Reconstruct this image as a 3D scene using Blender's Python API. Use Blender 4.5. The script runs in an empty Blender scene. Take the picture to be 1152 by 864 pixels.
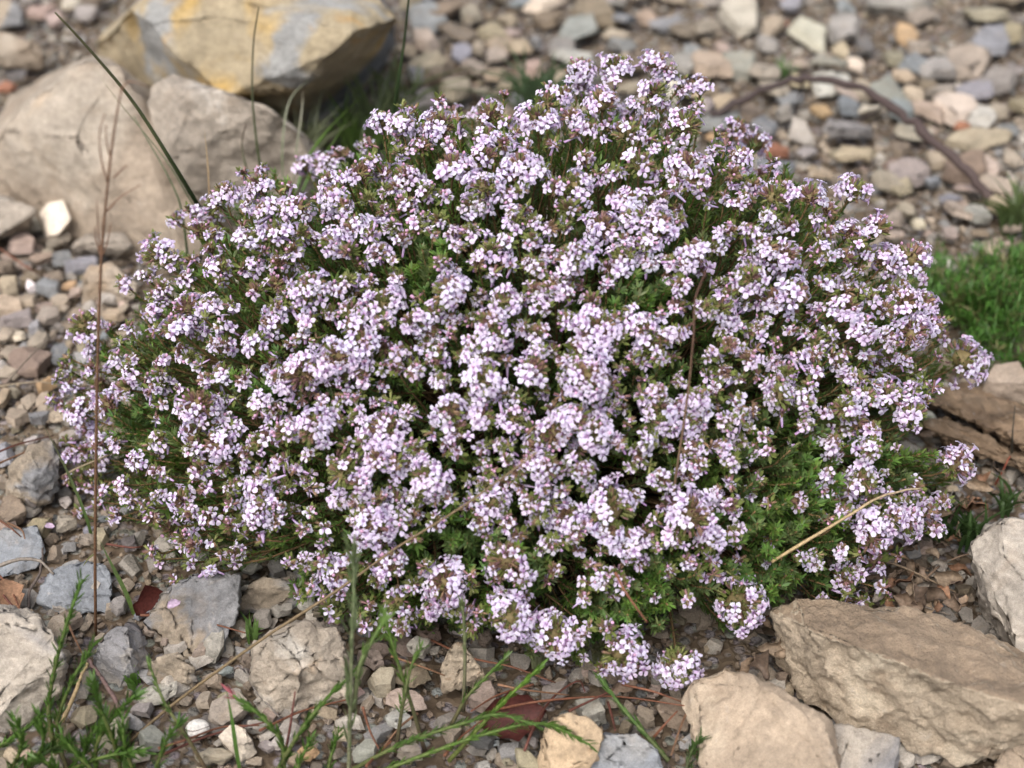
import bpy, bmesh, math, random
import numpy as np
from mathutils import Vector, Matrix, noise

R = math.radians
rnd = random.Random(7)
rng = np.random.default_rng(7)
scene = bpy.context.scene
col = scene.collection

# ------------------------------------------------------------------ camera
PITCH, CAM_H, CAM_Y, FPX = R(36), 0.5, -0.622, 1582.0
cam_d = bpy.data.cameras.new("camera")
cam_d.sensor_width = 36
cam_d.lens = 36 * FPX / 1152
cam_d.clip_start, cam_d.clip_end = 0.02, 200
cam_d.dof.use_dof = True
cam_d.dof.focus_distance = 0.67
cam_d.dof.aperture_fstop = 6.6
cam = bpy.data.objects.new("camera", cam_d)
cam.location = (0, CAM_Y, CAM_H)
cam.rotation_euler = (math.pi / 2 - PITCH, 0, 0)
col.objects.link(cam)
scene.camera = cam
O = np.array([0, CAM_Y, CAM_H])
FWD = np.array([0, math.cos(PITCH), -math.sin(PITCH)])
UP = np.array([0, math.sin(PITCH), math.cos(PITCH)])
RT = np.array([1.0, 0, 0])


def ray(px, py):
    return FWD + (px - 576) / FPX * RT - (py - 432) / FPX * UP


def P(px, py, z=0.0):           # point of the place seen at a pixel, at height z
    d = ray(px, py)
    return O + d * ((z - CAM_H) / d[2])


def Q(px, py, y):               # the same at a given distance into the scene
    d = ray(px, py)
    return O + d * ((y - CAM_Y) / d[1])


def proj(p):
    v = np.asarray(p) - O
    w = v @ FWD
    return 576 + FPX * (v @ RT) / w, 432 - FPX * (v @ UP) / w, w


def nz(v):
    v = np.asarray(v, float)
    return v / (np.linalg.norm(v, axis=-1, keepdims=True) + 1e-12)


# ------------------------------------------------------------------ objects
def tag(o, label=None, cat=None, group=None, kind=None):
    if label: o["label"] = label
    if cat: o["category"] = cat
    if group: o["group"] = group
    if kind: o["kind"] = kind
    return o


def link(name, me, mat=None, parent=None):
    o = bpy.data.objects.new(name, me)
    if mat is not None and len(me.materials) == 0:
        me.materials.append(mat)
    col.objects.link(o)
    if parent is not None:
        o.parent = parent
    return o


def empty(name, loc=(0, 0, 0)):
    o = bpy.data.objects.new(name, None)
    o.empty_display_size = 0.02
    o.location = loc
    col.objects.link(o)
    return o


class Acc:
    """collects triangles with vertex colours into one mesh"""
    def __init__(s): s.V, s.F, s.C, s.n = [], [], [], 0

    def add(s, V, F, C):
        V = np.asarray(V, float).reshape(-1, 3)
        s.V.append(V); s.F.append(np.asarray(F, int).reshape(-1, 3) + s.n)
        C = np.asarray(C, float)
        s.C.append(np.broadcast_to(C, (len(V), 3)) if C.ndim < 2 else C)
        s.n += len(V)

    def merge(s, o):
        if o.n:
            s.add(np.concatenate(o.V), np.concatenate(o.F), np.concatenate(o.C))

    def add_many(s, V, F, C):      # V (N,M,3), F (K,3), C (N,M,3) or (N,1,3)
        V = np.asarray(V); N, M = V.shape[:2]
        if N == 0: return
        FF = (np.asarray(F)[None] + (np.arange(N) * M)[:, None, None]).reshape(-1, 3)
        s.add(V.reshape(-1, 3), FF, np.broadcast_to(C, (N, M, 3)).reshape(-1, 3))

    def build(s, name, mat, parent=None, smooth=True, origin=None):
        V = np.concatenate(s.V); F = np.concatenate(s.F); C = np.concatenate(s.C)
        off = np.zeros(3)
        if parent is not None: off = np.array(parent_world(parent))
        elif origin is not None: off = np.asarray(origin, float)
        me = bpy.data.meshes.new(name)
        me.vertices.add(len(V)); me.vertices.foreach_set("co", (V - off).astype(np.float32).ravel())
        me.loops.add(len(F) * 3); me.loops.foreach_set("vertex_index", F.astype(np.int32).ravel())
        me.polygons.add(len(F)); me.polygons.foreach_set("loop_start", np.arange(0, len(F) * 3, 3, dtype=np.int32))
        me.polygons.foreach_set("loop_total", np.full(len(F), 3, dtype=np.int32))
        me.update(calc_edges=True)
        ca = me.color_attributes.new("tint", "FLOAT_COLOR", "POINT")
        ca.data.foreach_set("color", np.concatenate([C, np.ones((len(C), 1))], 1).astype(np.float32).ravel())
        me.polygons.foreach_set("use_smooth", np.full(len(F), smooth, dtype=bool))
        o = link(name, me, mat, parent)
        if parent is None and origin is not None: o.location = off
        return o


def parent_world(o):
    v = np.zeros(3)
    while o is not None:
        v = v + np.array(o.location); o = o.parent
    return v


def frame(n, up=None):
    n = nz(n)
    if up is None: up = np.array([0.0, 0, 1])
    s = np.cross(up, n)
    if np.linalg.norm(s) < 1e-4: s = np.cross(np.array([0, 1.0, 0.1]), n)
    s = nz(s)
    return s, np.cross(n, s), n


def smooth_path(pts, n):
    pts = np.asarray(pts, float)
    if len(pts) < 3:
        t = np.linspace(0, 1, n)[:, None]
        return pts[0] * (1 - t) + pts[-1] * t
    q = np.vstack([2 * pts[0] - pts[1], pts, 2 * pts[-1] - pts[-2]])
    out = []
    m = len(pts) - 1
    for u in np.linspace(0, m - 1e-6, n):
        i = int(u); t = u - i
        a, b, c, d = q[i], q[i + 1], q[i + 2], q[i + 3]
        out.append(.5 * (2 * b + (c - a) * t + (2 * a - 5 * b + 4 * c - d) * t * t + (3 * b - a - 3 * c + d) * t ** 3))
    return np.array(out)


def tube(acc, pts, r0, r1, c0, c1=None, k=6, flat=1.0, lump=0.0):
    pts = np.asarray(pts); n = len(pts)
    c0 = np.asarray(c0, float); c1 = c0 if c1 is None else np.asarray(c1, float)
    tan = nz(np.gradient(pts, axis=0))
    ref = np.array([0.13, 0.31, 0.94]) if abs(nz(pts[-1] - pts[0])[2]) < .9 else np.array([.9, .3, .1])
    s = nz(np.cross(tan, ref)); b = np.cross(s, tan)
    t = np.linspace(0, 1, n)
    rad = r0 * (1 - t) + r1 * t
    if lump: rad = rad * (1 + lump * rng.normal(size=n))
    a = np.arange(k) / k * 2 * math.pi
    V = pts[:, None] + rad[:, None, None] * (np.cos(a)[None, :, None] * s[:, None] + flat * np.sin(a)[None, :, None] * b[:, None])
    C = np.repeat((c0 * (1 - t[:, None]) + c1 * t[:, None])[:, None], k, 1)
    F = []
    for i in range(n - 1):
        for j in range(k):
            p, q = i * k + j, i * k + (j + 1) % k
            F += [(p, q, p + k), (q, q + k, p + k)]
    V = np.concatenate([V.reshape(-1, 3), pts[:1], pts[-1:]])
    C = np.concatenate([C.reshape(-1, 3), [c0], [c1]])
    e = n * k
    for j in range(k):
        F += [(j, e, (j + 1) % k), ((n - 1) * k + j, (n - 1) * k + (j + 1) % k, e + 1)]
    acc.add(V, F, C)


# ------------------------------------------------------------------ materials
def new_mat(name):
    m = bpy.data.materials.new(name); m.use_nodes = True
    nt = m.node_tree; nt.nodes.clear()
    out = nt.nodes.new("ShaderNodeOutputMaterial")
    return m, nt, out


def N(nt, typ, **kw):
    n = nt.nodes.new(typ)
    for k, v in kw.items():
        if k.startswith("i_"): n.inputs[k[2:].replace("_", " ")].default_value = v
        else: setattr(n, k, v)
    return n


def mix(nt, fac, a, b, mode="MIX"):
    n = nt.nodes.new("ShaderNodeMix"); n.data_type = "RGBA"; n.blend_type = mode
    for sock, v in ((n.inputs[0], fac), (n.inputs[6], a), (n.inputs[7], b)):
        if hasattr(v, "is_output"): nt.links.new(v, sock)
        elif isinstance(v, (int, float)): sock.default_value = v
        else: sock.default_value = (*v, 1)
    return n.outputs[2]


def ramp(nt, src, lo, hi, a=0.0, b=1.0):
    n = nt.nodes.new("ShaderNodeMapRange"); n.clamp = True
    n.inputs[1].default_value, n.inputs[2].default_value = lo, hi
    n.inputs[3].default_value, n.inputs[4].default_value = a, b
    nt.links.new(src, n.inputs[0]); return n.outputs[0]


def plant_mat(name, rough=0.5, trans=0.35, spec=0.3, vary=0.25, tr_tint=(1, 1, 1)):
    m, nt, out = new_mat(name)
    at = N(nt, "ShaderNodeAttribute", attribute_name="tint")
    geo = N(nt, "ShaderNodeTexCoord")
    ns = N(nt, "ShaderNodeTexNoise"); ns.inputs["Scale"].default_value = 700; ns.inputs["Detail"].default_value = 3
    nt.links.new(geo.outputs["Object"], ns.inputs["Vector"])
    v = ramp(nt, ns.outputs[0], .3, .7, 1 - vary, 1 + vary)
    cc = nt.nodes.new("ShaderNodeVectorMath"); cc.operation = "SCALE"
    nt.links.new(at.outputs["Color"], cc.inputs[0]); nt.links.new(v, cc.inputs["Scale"])
    b = N(nt, "ShaderNodeBsdfPrincipled"); b.inputs["Roughness"].default_value = rough
    b.inputs["Specular IOR Level"].default_value = spec
    nt.links.new(cc.outputs[0], b.inputs["Base Color"])
    if trans > 0:
        tr = N(nt, "ShaderNodeBsdfTranslucent")
        nt.links.new(mix(nt, 1.0, cc.outputs[0], tr_tint, "MULTIPLY"), tr.inputs["Color"])
        ms = N(nt, "ShaderNodeMixShader"); ms.inputs[0].default_value = trans
        nt.links.new(b.outputs[0], ms.inputs[1]); nt.links.new(tr.outputs[0], ms.inputs[2])
        nt.links.new(ms.outputs[0], out.inputs[0])
    else:
        nt.links.new(b.outputs[0], out.inputs[0])
    return m


def stone_mat(name, source, stains=None, scale=1.0, bump=1.0, bands=0.0, crust=None):
    """source: 'object' (object colour), 'tint' (vertex colour) or an rgb; stains: [(rgb, noise scale, lo, hi)]"""
    m, nt, out = new_mat(name)
    tc = N(nt, "ShaderNodeTexCoord")
    oi = N(nt, "ShaderNodeObjectInfo")
    off = N(nt, "ShaderNodeVectorMath", operation="MULTIPLY_ADD")
    rv = N(nt, "ShaderNodeCombineXYZ")
    for i in range(3): nt.links.new(oi.outputs["Random"], rv.inputs[i])
    nt.links.new(rv.outputs[0], off.inputs[0]); off.inputs[1].default_value = (3, 5, 7)
    nt.links.new(tc.outputs["Object"], off.inputs[2])
    vec = off.outputs[0]

    def noi(sc, det=6, rough=.6, dist=0):
        n = N(nt, "ShaderNodeTexNoise"); n.inputs["Scale"].default_value = sc; n.inputs["Detail"].default_value = det
        n.inputs["Roughness"].default_value = rough; n.inputs["Distortion"].default_value = dist
        nt.links.new(vec, n.inputs["Vector"]); return n.outputs[0]
    if source == "object": base = oi.outputs["Color"]
    elif source == "tint": base = N(nt, "ShaderNodeAttribute", attribute_name="tint").outputs["Color"]
    else:
        c = N(nt, "ShaderNodeRGB"); c.outputs[0].default_value = (*source, 1); base = c.outputs[0]
    for rgb, sc, lo, hi, *bias in (stains or []):
        f = noi(sc, 5, .55, .6)
        if bias:
            dp = N(nt, "ShaderNodeVectorMath", operation="DOT_PRODUCT"); nt.links.new(tc.outputs["Object"], dp.inputs[0]); dp.inputs[1].default_value = bias[0]
            ad = N(nt, "ShaderNodeMath", operation="ADD"); nt.links.new(f, ad.inputs[0]); nt.links.new(dp.outputs["Value"], ad.inputs[1]); f = ad.outputs[0]
        base = mix(nt, ramp(nt, f, lo, hi), base, rgb)
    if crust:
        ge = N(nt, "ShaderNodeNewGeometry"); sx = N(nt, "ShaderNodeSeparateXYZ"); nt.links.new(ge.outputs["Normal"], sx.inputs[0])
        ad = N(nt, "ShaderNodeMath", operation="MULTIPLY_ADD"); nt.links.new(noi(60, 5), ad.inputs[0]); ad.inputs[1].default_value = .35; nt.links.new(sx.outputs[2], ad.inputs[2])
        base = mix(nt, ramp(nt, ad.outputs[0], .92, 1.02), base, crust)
    big = ramp(nt, noi(45 * scale, 6), .3, .7, .74, 1.24)
    fine = ramp(nt, noi(420 * scale, 4, .7), .3, .7, .8, 1.2)
    grain = ramp(nt, noi(1900, 2, .6), .3, .7, .82, 1.18)
    for f in (big, fine, grain):
        s = N(nt, "ShaderNodeVectorMath", operation="SCALE")
        nt.links.new(base, s.inputs[0]); nt.links.new(f, s.inputs["Scale"]); base = s.outputs[0]
    # warm weathering film over part of each stone
    base = mix(nt, ramp(nt, noi(70 * scale, 5, .6, .4), .55, .75, 0, .35), base, (.27, .20, .135))
    base = mix(nt, ramp(nt, noi(160 * scale, 5, .6, .8), .62, .74, 0, .45), base, (.46, .41, .35))
    hgt = mix(nt, .45, noi(160 * scale, 8, .65), noi(700, 5, .7))
    if bands:
        mp = N(nt, "ShaderNodeMapping"); mp.inputs["Scale"].default_value = (1, 1.6, 7); mp.inputs["Rotation"].default_value = (.25, .1, .3)
        nt.links.new(vec, mp.inputs["Vector"])
        bn = N(nt, "ShaderNodeTexNoise"); bn.inputs["Scale"].default_value = 35; bn.inputs["Detail"].default_value = 7
        bn.inputs["Distortion"].default_value = .5
        nt.links.new(mp.outputs[0], bn.inputs["Vector"])
        hgt = mix(nt, bands, hgt, bn.outputs[0])
        s = N(nt, "ShaderNodeVectorMath", operation="SCALE")
        nt.links.new(base, s.inputs[0]); nt.links.new(ramp(nt, bn.outputs[0], .35, .65, 1 - bands * .5, 1 + bands * .35), s.inputs["Scale"]); base = s.outputs[0]
    bp = N(nt, "ShaderNodeBump"); bp.inputs["Strength"].default_value = min(1, .75 * bump); bp.inputs["Distance"].default_value = .0022 * bump
    nt.links.new(hgt, bp.inputs["Height"])
    b = N(nt, "ShaderNodeBsdfPrincipled"); b.inputs["Roughness"].default_value = .82
    b.inputs["Specular IOR Level"].default_value = .3
    nt.links.new(base, b.inputs["Base Color"]); nt.links.new(bp.outputs[0], b.inputs["Normal"])
    nt.links.new(b.outputs[0], out.inputs[0])
    return m


M_PETAL = plant_mat("petal", .55, .30, .2, .06)
M_CALYX = plant_mat("calyx", .6, .15, .2, .25)
M_LEAF = plant_mat("thyme_leaf", .5, .42, .35, .25, (1.2, 1.25, .6))
M_STEM = plant_mat("thyme_stem", .7, 0, .2, .3)
M_GRASS = plant_mat("grass_blade", .4, .30, .35, .2, (1.1, 1.2, .6))
M_DRY = plant_mat("dry_plant", .6, .10, .25, .3)
M_STONE = stone_mat("field_stone", "object", scale=1.3)
M_GRAVEL = stone_mat("gravel_stone", "tint", scale=2)

PAL = {
    "tan": (.34, .28, .215), "ochre": (.375, .30, .205), "cream": (.52, .455, .36), "grey": (.28, .262, .24),
    "blue": (.225, .235, .25), "pale": (.42, .39, .345), "brown": (.215, .165, .118), "dark": (.115, .11, .11),
    "rust": (.27, .125, .075), "orange": (.43, .285, .165), "white": (.78, .74, .68), "olive": (.27, .235, .15),
    "pink": (.36, .27, .23)}
PALNAME = {"tan": "tan", "ochre": "ochre", "cream": "cream", "grey": "grey", "blue": "blue-grey", "pale": "pale grey", "brown": "brown",
           "dark": "dark grey", "rust": "rust-red", "orange": "orange", "white": "white", "olive": "olive-tan", "pink": "pinkish"}

# ------------------------------------------------------------------ stones
def gh(x, y):                    # height of the ground sheet
    v = Vector((x * 5, y * 5, .3)); w = Vector((x * 28, y * 28, 1.7))
    return .010 * noise.noise(v) + .0035 * noise.noise(w)


def rock_mesh(pts, name, bevel=.06, edge=.006, disp=.0015, seed=0, chips=.5, dissolve=6, crag=0.0):
    """convex block through the given points, edges worn, then broken up by noise"""
    bm = bmesh.new()
    for p in pts: bm.verts.new(p)
    r = bmesh.ops.convex_hull(bm, input=bm.verts, use_existing_faces=False)
    bmesh.ops.delete(bm, geom=[g for g in r["geom_interior"] if isinstance(g, bmesh.types.BMVert)], context="VERTS")
    loose = [v for v in bm.verts if not v.link_faces]
    if loose: bmesh.ops.delete(bm, geom=loose, context="VERTS")
    bmesh.ops.dissolve_limit(bm, angle_limit=R(dissolve), verts=bm.verts, edges=bm.edges)
    size = max((max(v.co[i] for v in bm.verts) - min(v.co[i] for v in bm.verts)) for i in range(3))
    bmesh.ops.bevel(bm, geom=list(bm.edges), offset=size * bevel * .5, segments=2, profile=.6, affect="EDGES", clamp_overlap=True)
    bmesh.ops.triangulate(bm, faces=bm.faces)
    for _ in range(9):
        long = [e for e in bm.edges if e.calc_length() > edge]
        if not long or len(bm.faces) > 26000: break
        bmesh.ops.subdivide_edges(bm, edges=long, cuts=1)
        bmesh.ops.triangulate(bm, faces=bm.faces)
    bm.normal_update()
    sd = Vector((seed * 1.37, seed * .71, seed * 2.1))
    k = 1.0 / size
    mv = []
    for v in bm.verts:
        q = v.co * k
        a = noise.fractal(q * 2.6 + sd, .8, 2.0, 5) * .55
        c = noise.noise(q * 6 + sd); st = abs(c)
        chip = -max(0, .30 - st) * .75 * chips
        f = noise.fractal(q * 13 + sd, .9, 2.1, 4) * .34
        hf = noise.fractal(q * 30 + sd, .8, 2.0, 3) * .22
        steep = 1.0 if v.normal.z < .6 else .12
        mv.append(v.normal * disp * (a * 2 + (chip + f + hf) * (1 + crag * steep)))
    for v, d in zip(bm.verts, mv): v.co += d
    me = bpy.data.meshes.new(name); bm.to_mesh(me); bm.free()
    me.polygons.foreach_set("use_smooth", np.ones(len(me.polygons), dtype=bool))
    return me


STONES = []      # everything that gets an automatic label: dicts(obj, what, colour, size, shape, px, py)


def chop(pts, rr, cuts, lo, hi, up=None):
    """cut corners off the convex block through pts with random planes"""
    bm = bmesh.new()
    for p in pts: bm.verts.new(p)
    for k in range(cuts + 1):
        r = bmesh.ops.convex_hull(bm, input=bm.verts, use_existing_faces=False)
        keep = {v for f in bm.faces for v in f.verts}
        bmesh.ops.delete(bm, geom=[v for v in bm.verts if v not in keep or not v.link_faces], context="VERTS")
        if k == cuts: break
        n = Vector((rr.gauss(0, 1), rr.gauss(0, 1), rr.gauss(0, 1) if up is None else abs(rr.gauss(0, 1)) * up)).normalized()
        ds = [v.co.dot(n) for v in bm.verts]; mx, mn = max(ds), min(ds)
        bmesh.ops.bisect_plane(bm, geom=bm.verts[:] + bm.edges[:] + bm.faces[:], plane_co=n * (mx - (mx - mn) * rr.uniform(lo, hi)), plane_no=n, clear_outer=True)
        bmesh.ops.delete(bm, geom=bm.faces[:], context="FACES_ONLY")
    out = [v.co.copy() for v in bm.verts]; bm.free()
    return out


def loose_points(w, d, h, seed, blocky):
    rr = random.Random(seed); pts = []
    n = rr.choice([4, 5, 5, 6])
    off = rr.uniform(0, 6)
    sh = (rr.uniform(-.25, .25), rr.uniform(-.25, .25))
    for i in range(n):
        a = off + 2 * math.pi * (i + rr.uniform(-.3, .3)) / n
        k = rr.uniform(.8, 1.1)
        for lvl in (-.5, .5):
            t = k * (rr.uniform(.7, 1.0) if lvl > 0 else 1)
            pts.append(Vector((math.cos(a) * t * w * .54 + sh[0] * lvl * h, math.sin(a) * t * d * .54 + sh[1] * lvl * h, h * lvl * rr.uniform(.75, 1.05))))
    return chop(pts, rr, rr.randint(2, 5), .05, .22)


def place_stone(px, py, w, h, colour, ang=None, label=None, flat=None, lift=0.0, seed=None, jitter=True):
    seed = int(px * 31 + py * 17) if seed is None else seed
    rr = random.Random(seed)
    p0 = P(px, py, 0.004)
    dist = np.linalg.norm(p0 - O)
    mpp = dist / FPX
    sinp = -nz(ray(px, py))[2]; cosp = math.sqrt(1 - sinp * sinp)
    W = w * mpp * 1.06
    fl = flat if flat is not None else (rr.uniform(.26, .55) if py < 300 else rr.uniform(.4, .72))      # height / projected height
    H = h * mpp * fl * .85
    H = min(H, W * .8)
    D = max((h * mpp * 1.06 - H * cosp * .8) / sinp, .35 * h * mpp)
    if D > W * 1.7: D = W * 1.7
    pts = loose_points(W, D, H * 1.15, seed, rr.choice([2.2, 2.8, 3.6]))
    me = rock_mesh(pts, "stone", bevel=rr.uniform(.012, .035), edge=max(W / (8 if py < 300 else 11), .0023), disp=W * .038, seed=seed % 97, chips=.8)
    o = link("stone", me, M_STONE)
    o.location = Vector(p0) + Vector((0, 0, gh(p0[0], p0[1]) * .6 + H * .42 + lift + (.0045 if py < 300 else 0)))
    a = R(ang) if ang is not None else rr.uniform(-.5, .5)
    o.rotation_euler = (rr.uniform(-.28, .28), rr.uniform(-.26, .26), a)
    c = np.array(PAL[colour]); c = (c * .82 + .18 * c.mean() * np.array([1.08, 1.0, .9])) * (.92 if py < 300 else 1) if colour not in ('orange', 'rust') else c; c = c * rr.uniform(.86, 1.14) * (1 + np.array([rr.uniform(-.05, .05) for _ in range(3)]))
    o.color = (*np.clip(c, 0, 1), 1)
    area = w * h
    size = "small" if area < 330 else ("medium" if area < 1000 else "large")
    shape = "flat" if fl < .52 else ("long" if w > 1.9 * h else ("blocky" if fl > .66 else "angular"))
    tag(o, label, "stone", "loose stones around the bush")
    if not label:
        STONES.append(dict(o=o, what="stone", colour=PALNAME[colour], size=size, shape=shape, px=px, py=py))
    return o


HAND = """615 8 60 22 cream;617 28 34 26 brown;650 45 46 40 grey;586 8 22 16 blue;532 23 28 18 tan;569 30 30 18 ochre;517 42 60 22 brown;480 56 28 38 tan
519 65 24 18 blue;538 60 20 20 tan;473 96 24 30 blue;490 98 26 34 brown;513 110 36 36 tan;586 62 24 20 ochre;534 85 34 22 tan;557 92 30 20 ochre;600 58 14 26 blue
575 44 22 12 pink;700 31 34 26 blue;748 37 50 16 blue;729 29 26 18 ochre;691 48 30 12 tan;720 6 40 16 tan;755 8 34 16 ochre;831 33 44 40 pale;793 42 30 34 tan
812 65 14 16 pink;833 81 38 28 grey;860 60 26 24 grey;866 40 26 24 tan;879 35 14 11 rust;908 48 40 42 cream;870 110 46 30 tan;839 138 48 26 brown;889 83 30 14 tan
806 160 22 24 orange;833 158 30 12 rust;872 174 38 13 rust;777 67 20 14 blue;793 127 18 26 pale;880 135 28 22 grey;1002 15 70 26 grey;951 15 24 18 blue
946 43 36 36 grey;971 58 22 18 dark;944 66 18 18 ochre;1017 48 26 28 orange;1037 26 40 24 tan;1032 63 24 22 pink;1103 28 60 26 tan;1004 76 26 20 olive;931 80 40 13 grey
898 81 24 14 tan;961 81 18 14 cream;928 101 52 22 pale;921 132 26 13 orange;977 134 32 16 cream;1012 134 28 22 blue;956 157 70 24 grey;900 157 30 28 pale
908 180 28 18 grey;878 194 56 20 blue;959 183 46 22 ochre;926 203 26 18 ochre;1068 134 48 36 cream;1103 142 32 26 pale;1080 152 20 10 rust;1093 111 62 24 blue
1088 81 50 36 tan;1053 89 36 22 grey;1037 106 26 18 brown;1027 160 44 20 tan;1098 167 60 18 tan;1108 198 26 26 cream;1052 188 24 24 ochre;1136 188 20 18 tan
1012 96 24 18 ochre;1141 89 22 24 grey;1134 51 30 30 olive;969 112 26 20 tan;1012 177 28 18 brown;992 213 26 34 tan;1012 221 28 18 ochre;1078 246 38 28 tan
1096 251 26 22 grey;1047 213 22 18 blue;1085 221 32 12 pink;1121 243 22 26 ochre;1032 259 16 14 cream;1008 271 34 12 tan;1070 269 20 14 pink;1093 296 16 28 pale
1060 303 28 28 pale;1111 290 22 24 tan;1103 270 24 14 brown;1139 268 24 14 tan
22 256 46 26 grey -20;28 279 36 24 pink;68 275 26 22 tan;47 297 28 20 ochre;73 296 22 18 blue;97 301 40 24 blue;78 320 22 11 orange;62 310 22 14 brown
35 322 12 17 white;55 328 26 22 blue;10 322 26 22 ochre;8 348 34 30 ochre;5 300 28 20 brown;32 313 18 12 brown;85 333 14 14 pink;57 286 20 10 tan
19 363 30 26 grey;55 360 32 22 tan;7 382 24 14 tan;23 382 18 12 cream;40 374 12 18 blue;33 414 50 34 brown -10;66 405 24 24 blue;43 391 20 20 tan;118 382 12 14 blue
54 441 15 24 orange;50 458 16 16 tan;3 457 20 22 ochre;0 420 18 20 pale;28 339 30 18 tan;115 423 14 10 tan;16 448 18 14 brown
21 477 27 24 tan;47 476 20 20 blue;66 474 17 14 tan;5 520 22 26 blue;38 500 18 12 pale;16 580 42 38 brown;36 566 16 22 grey;76 594 22 24 tan;123 580 18 12 tan
118 588 16 12 blue;102 602 18 12 blue;146 615 22 16 dark;137 688 20 22 grey;83 707 26 20 brown;227 738 18 22 tan;241 732 24 36 grey;187 723 12 16 tan;171 713 20 14 tan
100 613 20 16 tan;152 716 22 26 dark;177 790 60 24 grey;160 805 34 24 grey;179 840 36 32 grey;231 794 20 22 tan;158 855 26 20 cream;133 832 40 48 tan
258 808 46 42 tan;271 842 42 34 cream;302 842 24 14 grey;344 851 26 20 orange;246 858 46 20 tan;433 768 36 30 tan;419 740 40 24 tan;467 757 40 26 brown
456 786 44 28 tan;546 782 40 36 tan;483 711 28 30 brown;517 707 30 24 grey;546 716 20 20 brown;448 809 36 24 pale;458 842 36 24 tan;410 846 26 32 pale
542 830 32 22 dark;592 853 36 24 olive;558 828 12 14 blue;571 853 12 10 tan;546 858 30 14 grey;663 802 42 36 grey;759 807 46 36 brown;726 807 28 20 brown
736 776 20 16 tan;542 682 36 40 dark;755 650 40 30 dark;330 617 56 34 ochre;282 637 28 16 grey;312 640 22 24 grey;342 640 18 9 dark;322 655 12 14 tan;317 690 24 18 grey
345 655 20 18 tan;297 702 20 24 grey;362 690 24 20 brown;410 707 19 19 dark;380 695 20 18 brown;257 615 22 14 brown;275 661 16 8 white;253 757 18 14 blue;280 745 16 14 brown
1131 437 60 42 tan;1118 412 30 22 tan;1145 470 30 24 tan;1040 470 30 16 grey;1015 540 24 20 tan;1040 545 26 18 grey;1010 500 20 16 tan;1060 640 20 14 grey;1130 560 30 22 grey
1150 780 20 20 tan;1085 660 22 14 brown;880 760 16 14 brown;860 740 18 12 grey;850 720 16 10 dark;600 830 14 12 grey;705 815 22 16 brown;690 760 24 14 brown"""


def tex_rock(name, label, verts, mat, bevel=.05, edge=.005, disp=.004, seed=1, chips=.6, crag=.4, cuts=7):
    pts = [Vector(P(*v)) for v in verts]
    c = sum(pts, Vector()) / len(pts); c.z = 0
    rel_ = [p - c for p in pts]
    if cuts: rel_ = chop(rel_, random.Random(seed), cuts, .012, .05, 1.2)
    me = rock_mesh(rel_, name, bevel * .6, edge * .75, disp, seed, chips, 4, crag)
    o = link(name, me, mat); o.location = c
    return tag(o, label, "rock" if name == "rock" else "boulder")


m_tanb = stone_mat("tan_limestone", (.355, .29, .225), [((.41, .355, .29), 14, .45, .6), ((.38, .265, .16), 11, .58, .72)], .7, 1.9, .22)
m_yel = stone_mat("yellow_limestone", (.385, .32, .215), [((.45, .31, .12), 12, .5, .62), ((.20, .215, .238), 6.0, .585, .63, (2.0, 1.4, .6)), ((.31, .31, .30), 9, .55, .61), ((.48, .30, .12), 22, .64, .74)], .7, 1.9, .2)
m_grysl = stone_mat("grey_slab_stone", (.34, .295, .245), [((.48, .44, .39), 16, .52, .62), ((.25, .215, .175), 22, .56, .68)], .7, 1.6, .3)
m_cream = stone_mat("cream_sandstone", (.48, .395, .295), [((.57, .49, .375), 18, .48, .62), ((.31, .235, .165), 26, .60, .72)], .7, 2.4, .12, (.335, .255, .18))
m_top = stone_mat("smooth_tan_stone", (.345, .275, .205), [((.42, .345, .26), 20, .5, .62), ((.33, .24, .165), 18, .54, .68)], .7, 1.1, .1)
m_ridge = stone_mat("pale_ridged_stone", (.385, .345, .295), [((.47, .34, .2), 14, .58, .7), ((.36, .33, .29), 20, .5, .65)], .7, 1.4, .45)
m_lay = stone_mat("layered_stone", (.40, .355, .30), [((.27, .265, .27), 13, .48, .58), ((.50, .45, .38), 22, .56, .66)], .7, 1.8, .4)
m_rust = stone_mat("rust_streaked_stone", (.42, .36, .29), [((.42, .27, .14), 26, .54, .66), ((.54, .50, .44), 30, .50, .62)], .8, 1.7, .15)
m_slab = stone_mat("tan_and_grey_slab_stone", (.33, .275, .21), [((.24, .24, .245), 17, .48, .54, (3.0, -2.0, 0))], .8, 1.3, .2)
m_blue = stone_mat("blue_grey_stone", (.235, .25, .27), [((.30, .295, .285), 20, .5, .66)], .8, 1.1, .1)
m_orange = stone_mat("orange_stone", (.47, .355, .235), [((.46, .27, .13), 24, .54, .68)], .8, 1.1, .1)

# boulders at the upper left
tex_rock("boulder", "big smooth tan boulder left of the bush, sloping towards the camera",
         [(-30, 190, .03), (0, 150, .06), (30, 118, .085), (95, 68, .115), (135, 75, .115), (190, 170, .064), (232, 215, .036), (240, 265, .014),
          (-30, 222, .0), (60, 246, .012), (150, 296, .0), (215, 308, 0), (60, 258, 0), (-10, 238, 0), (200, 120, .0), (110, 60, .0), (10, 110, 0), (80, 150, .078)], m_tanb, .015, .005, .0042, 3, .7, .9, 6)
tex_rock("boulder", "grey-tan pointed slab leaning between the bush and the yellow boulder",
         [(172, 100, .10), (195, 84, .115), (240, 98, .12), (300, 122, .112), (355, 160, .088), (404, 212, .035), (385, 240, 0), (190, 180, .07), (215, 225, .03),
          (240, 260, 0), (300, 280, 0), (200, 100, .0), (320, 130, .0), (170, 140, .09)], m_grysl, .012, .0045, .0042, 5, .8, .9, 4)
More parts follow.
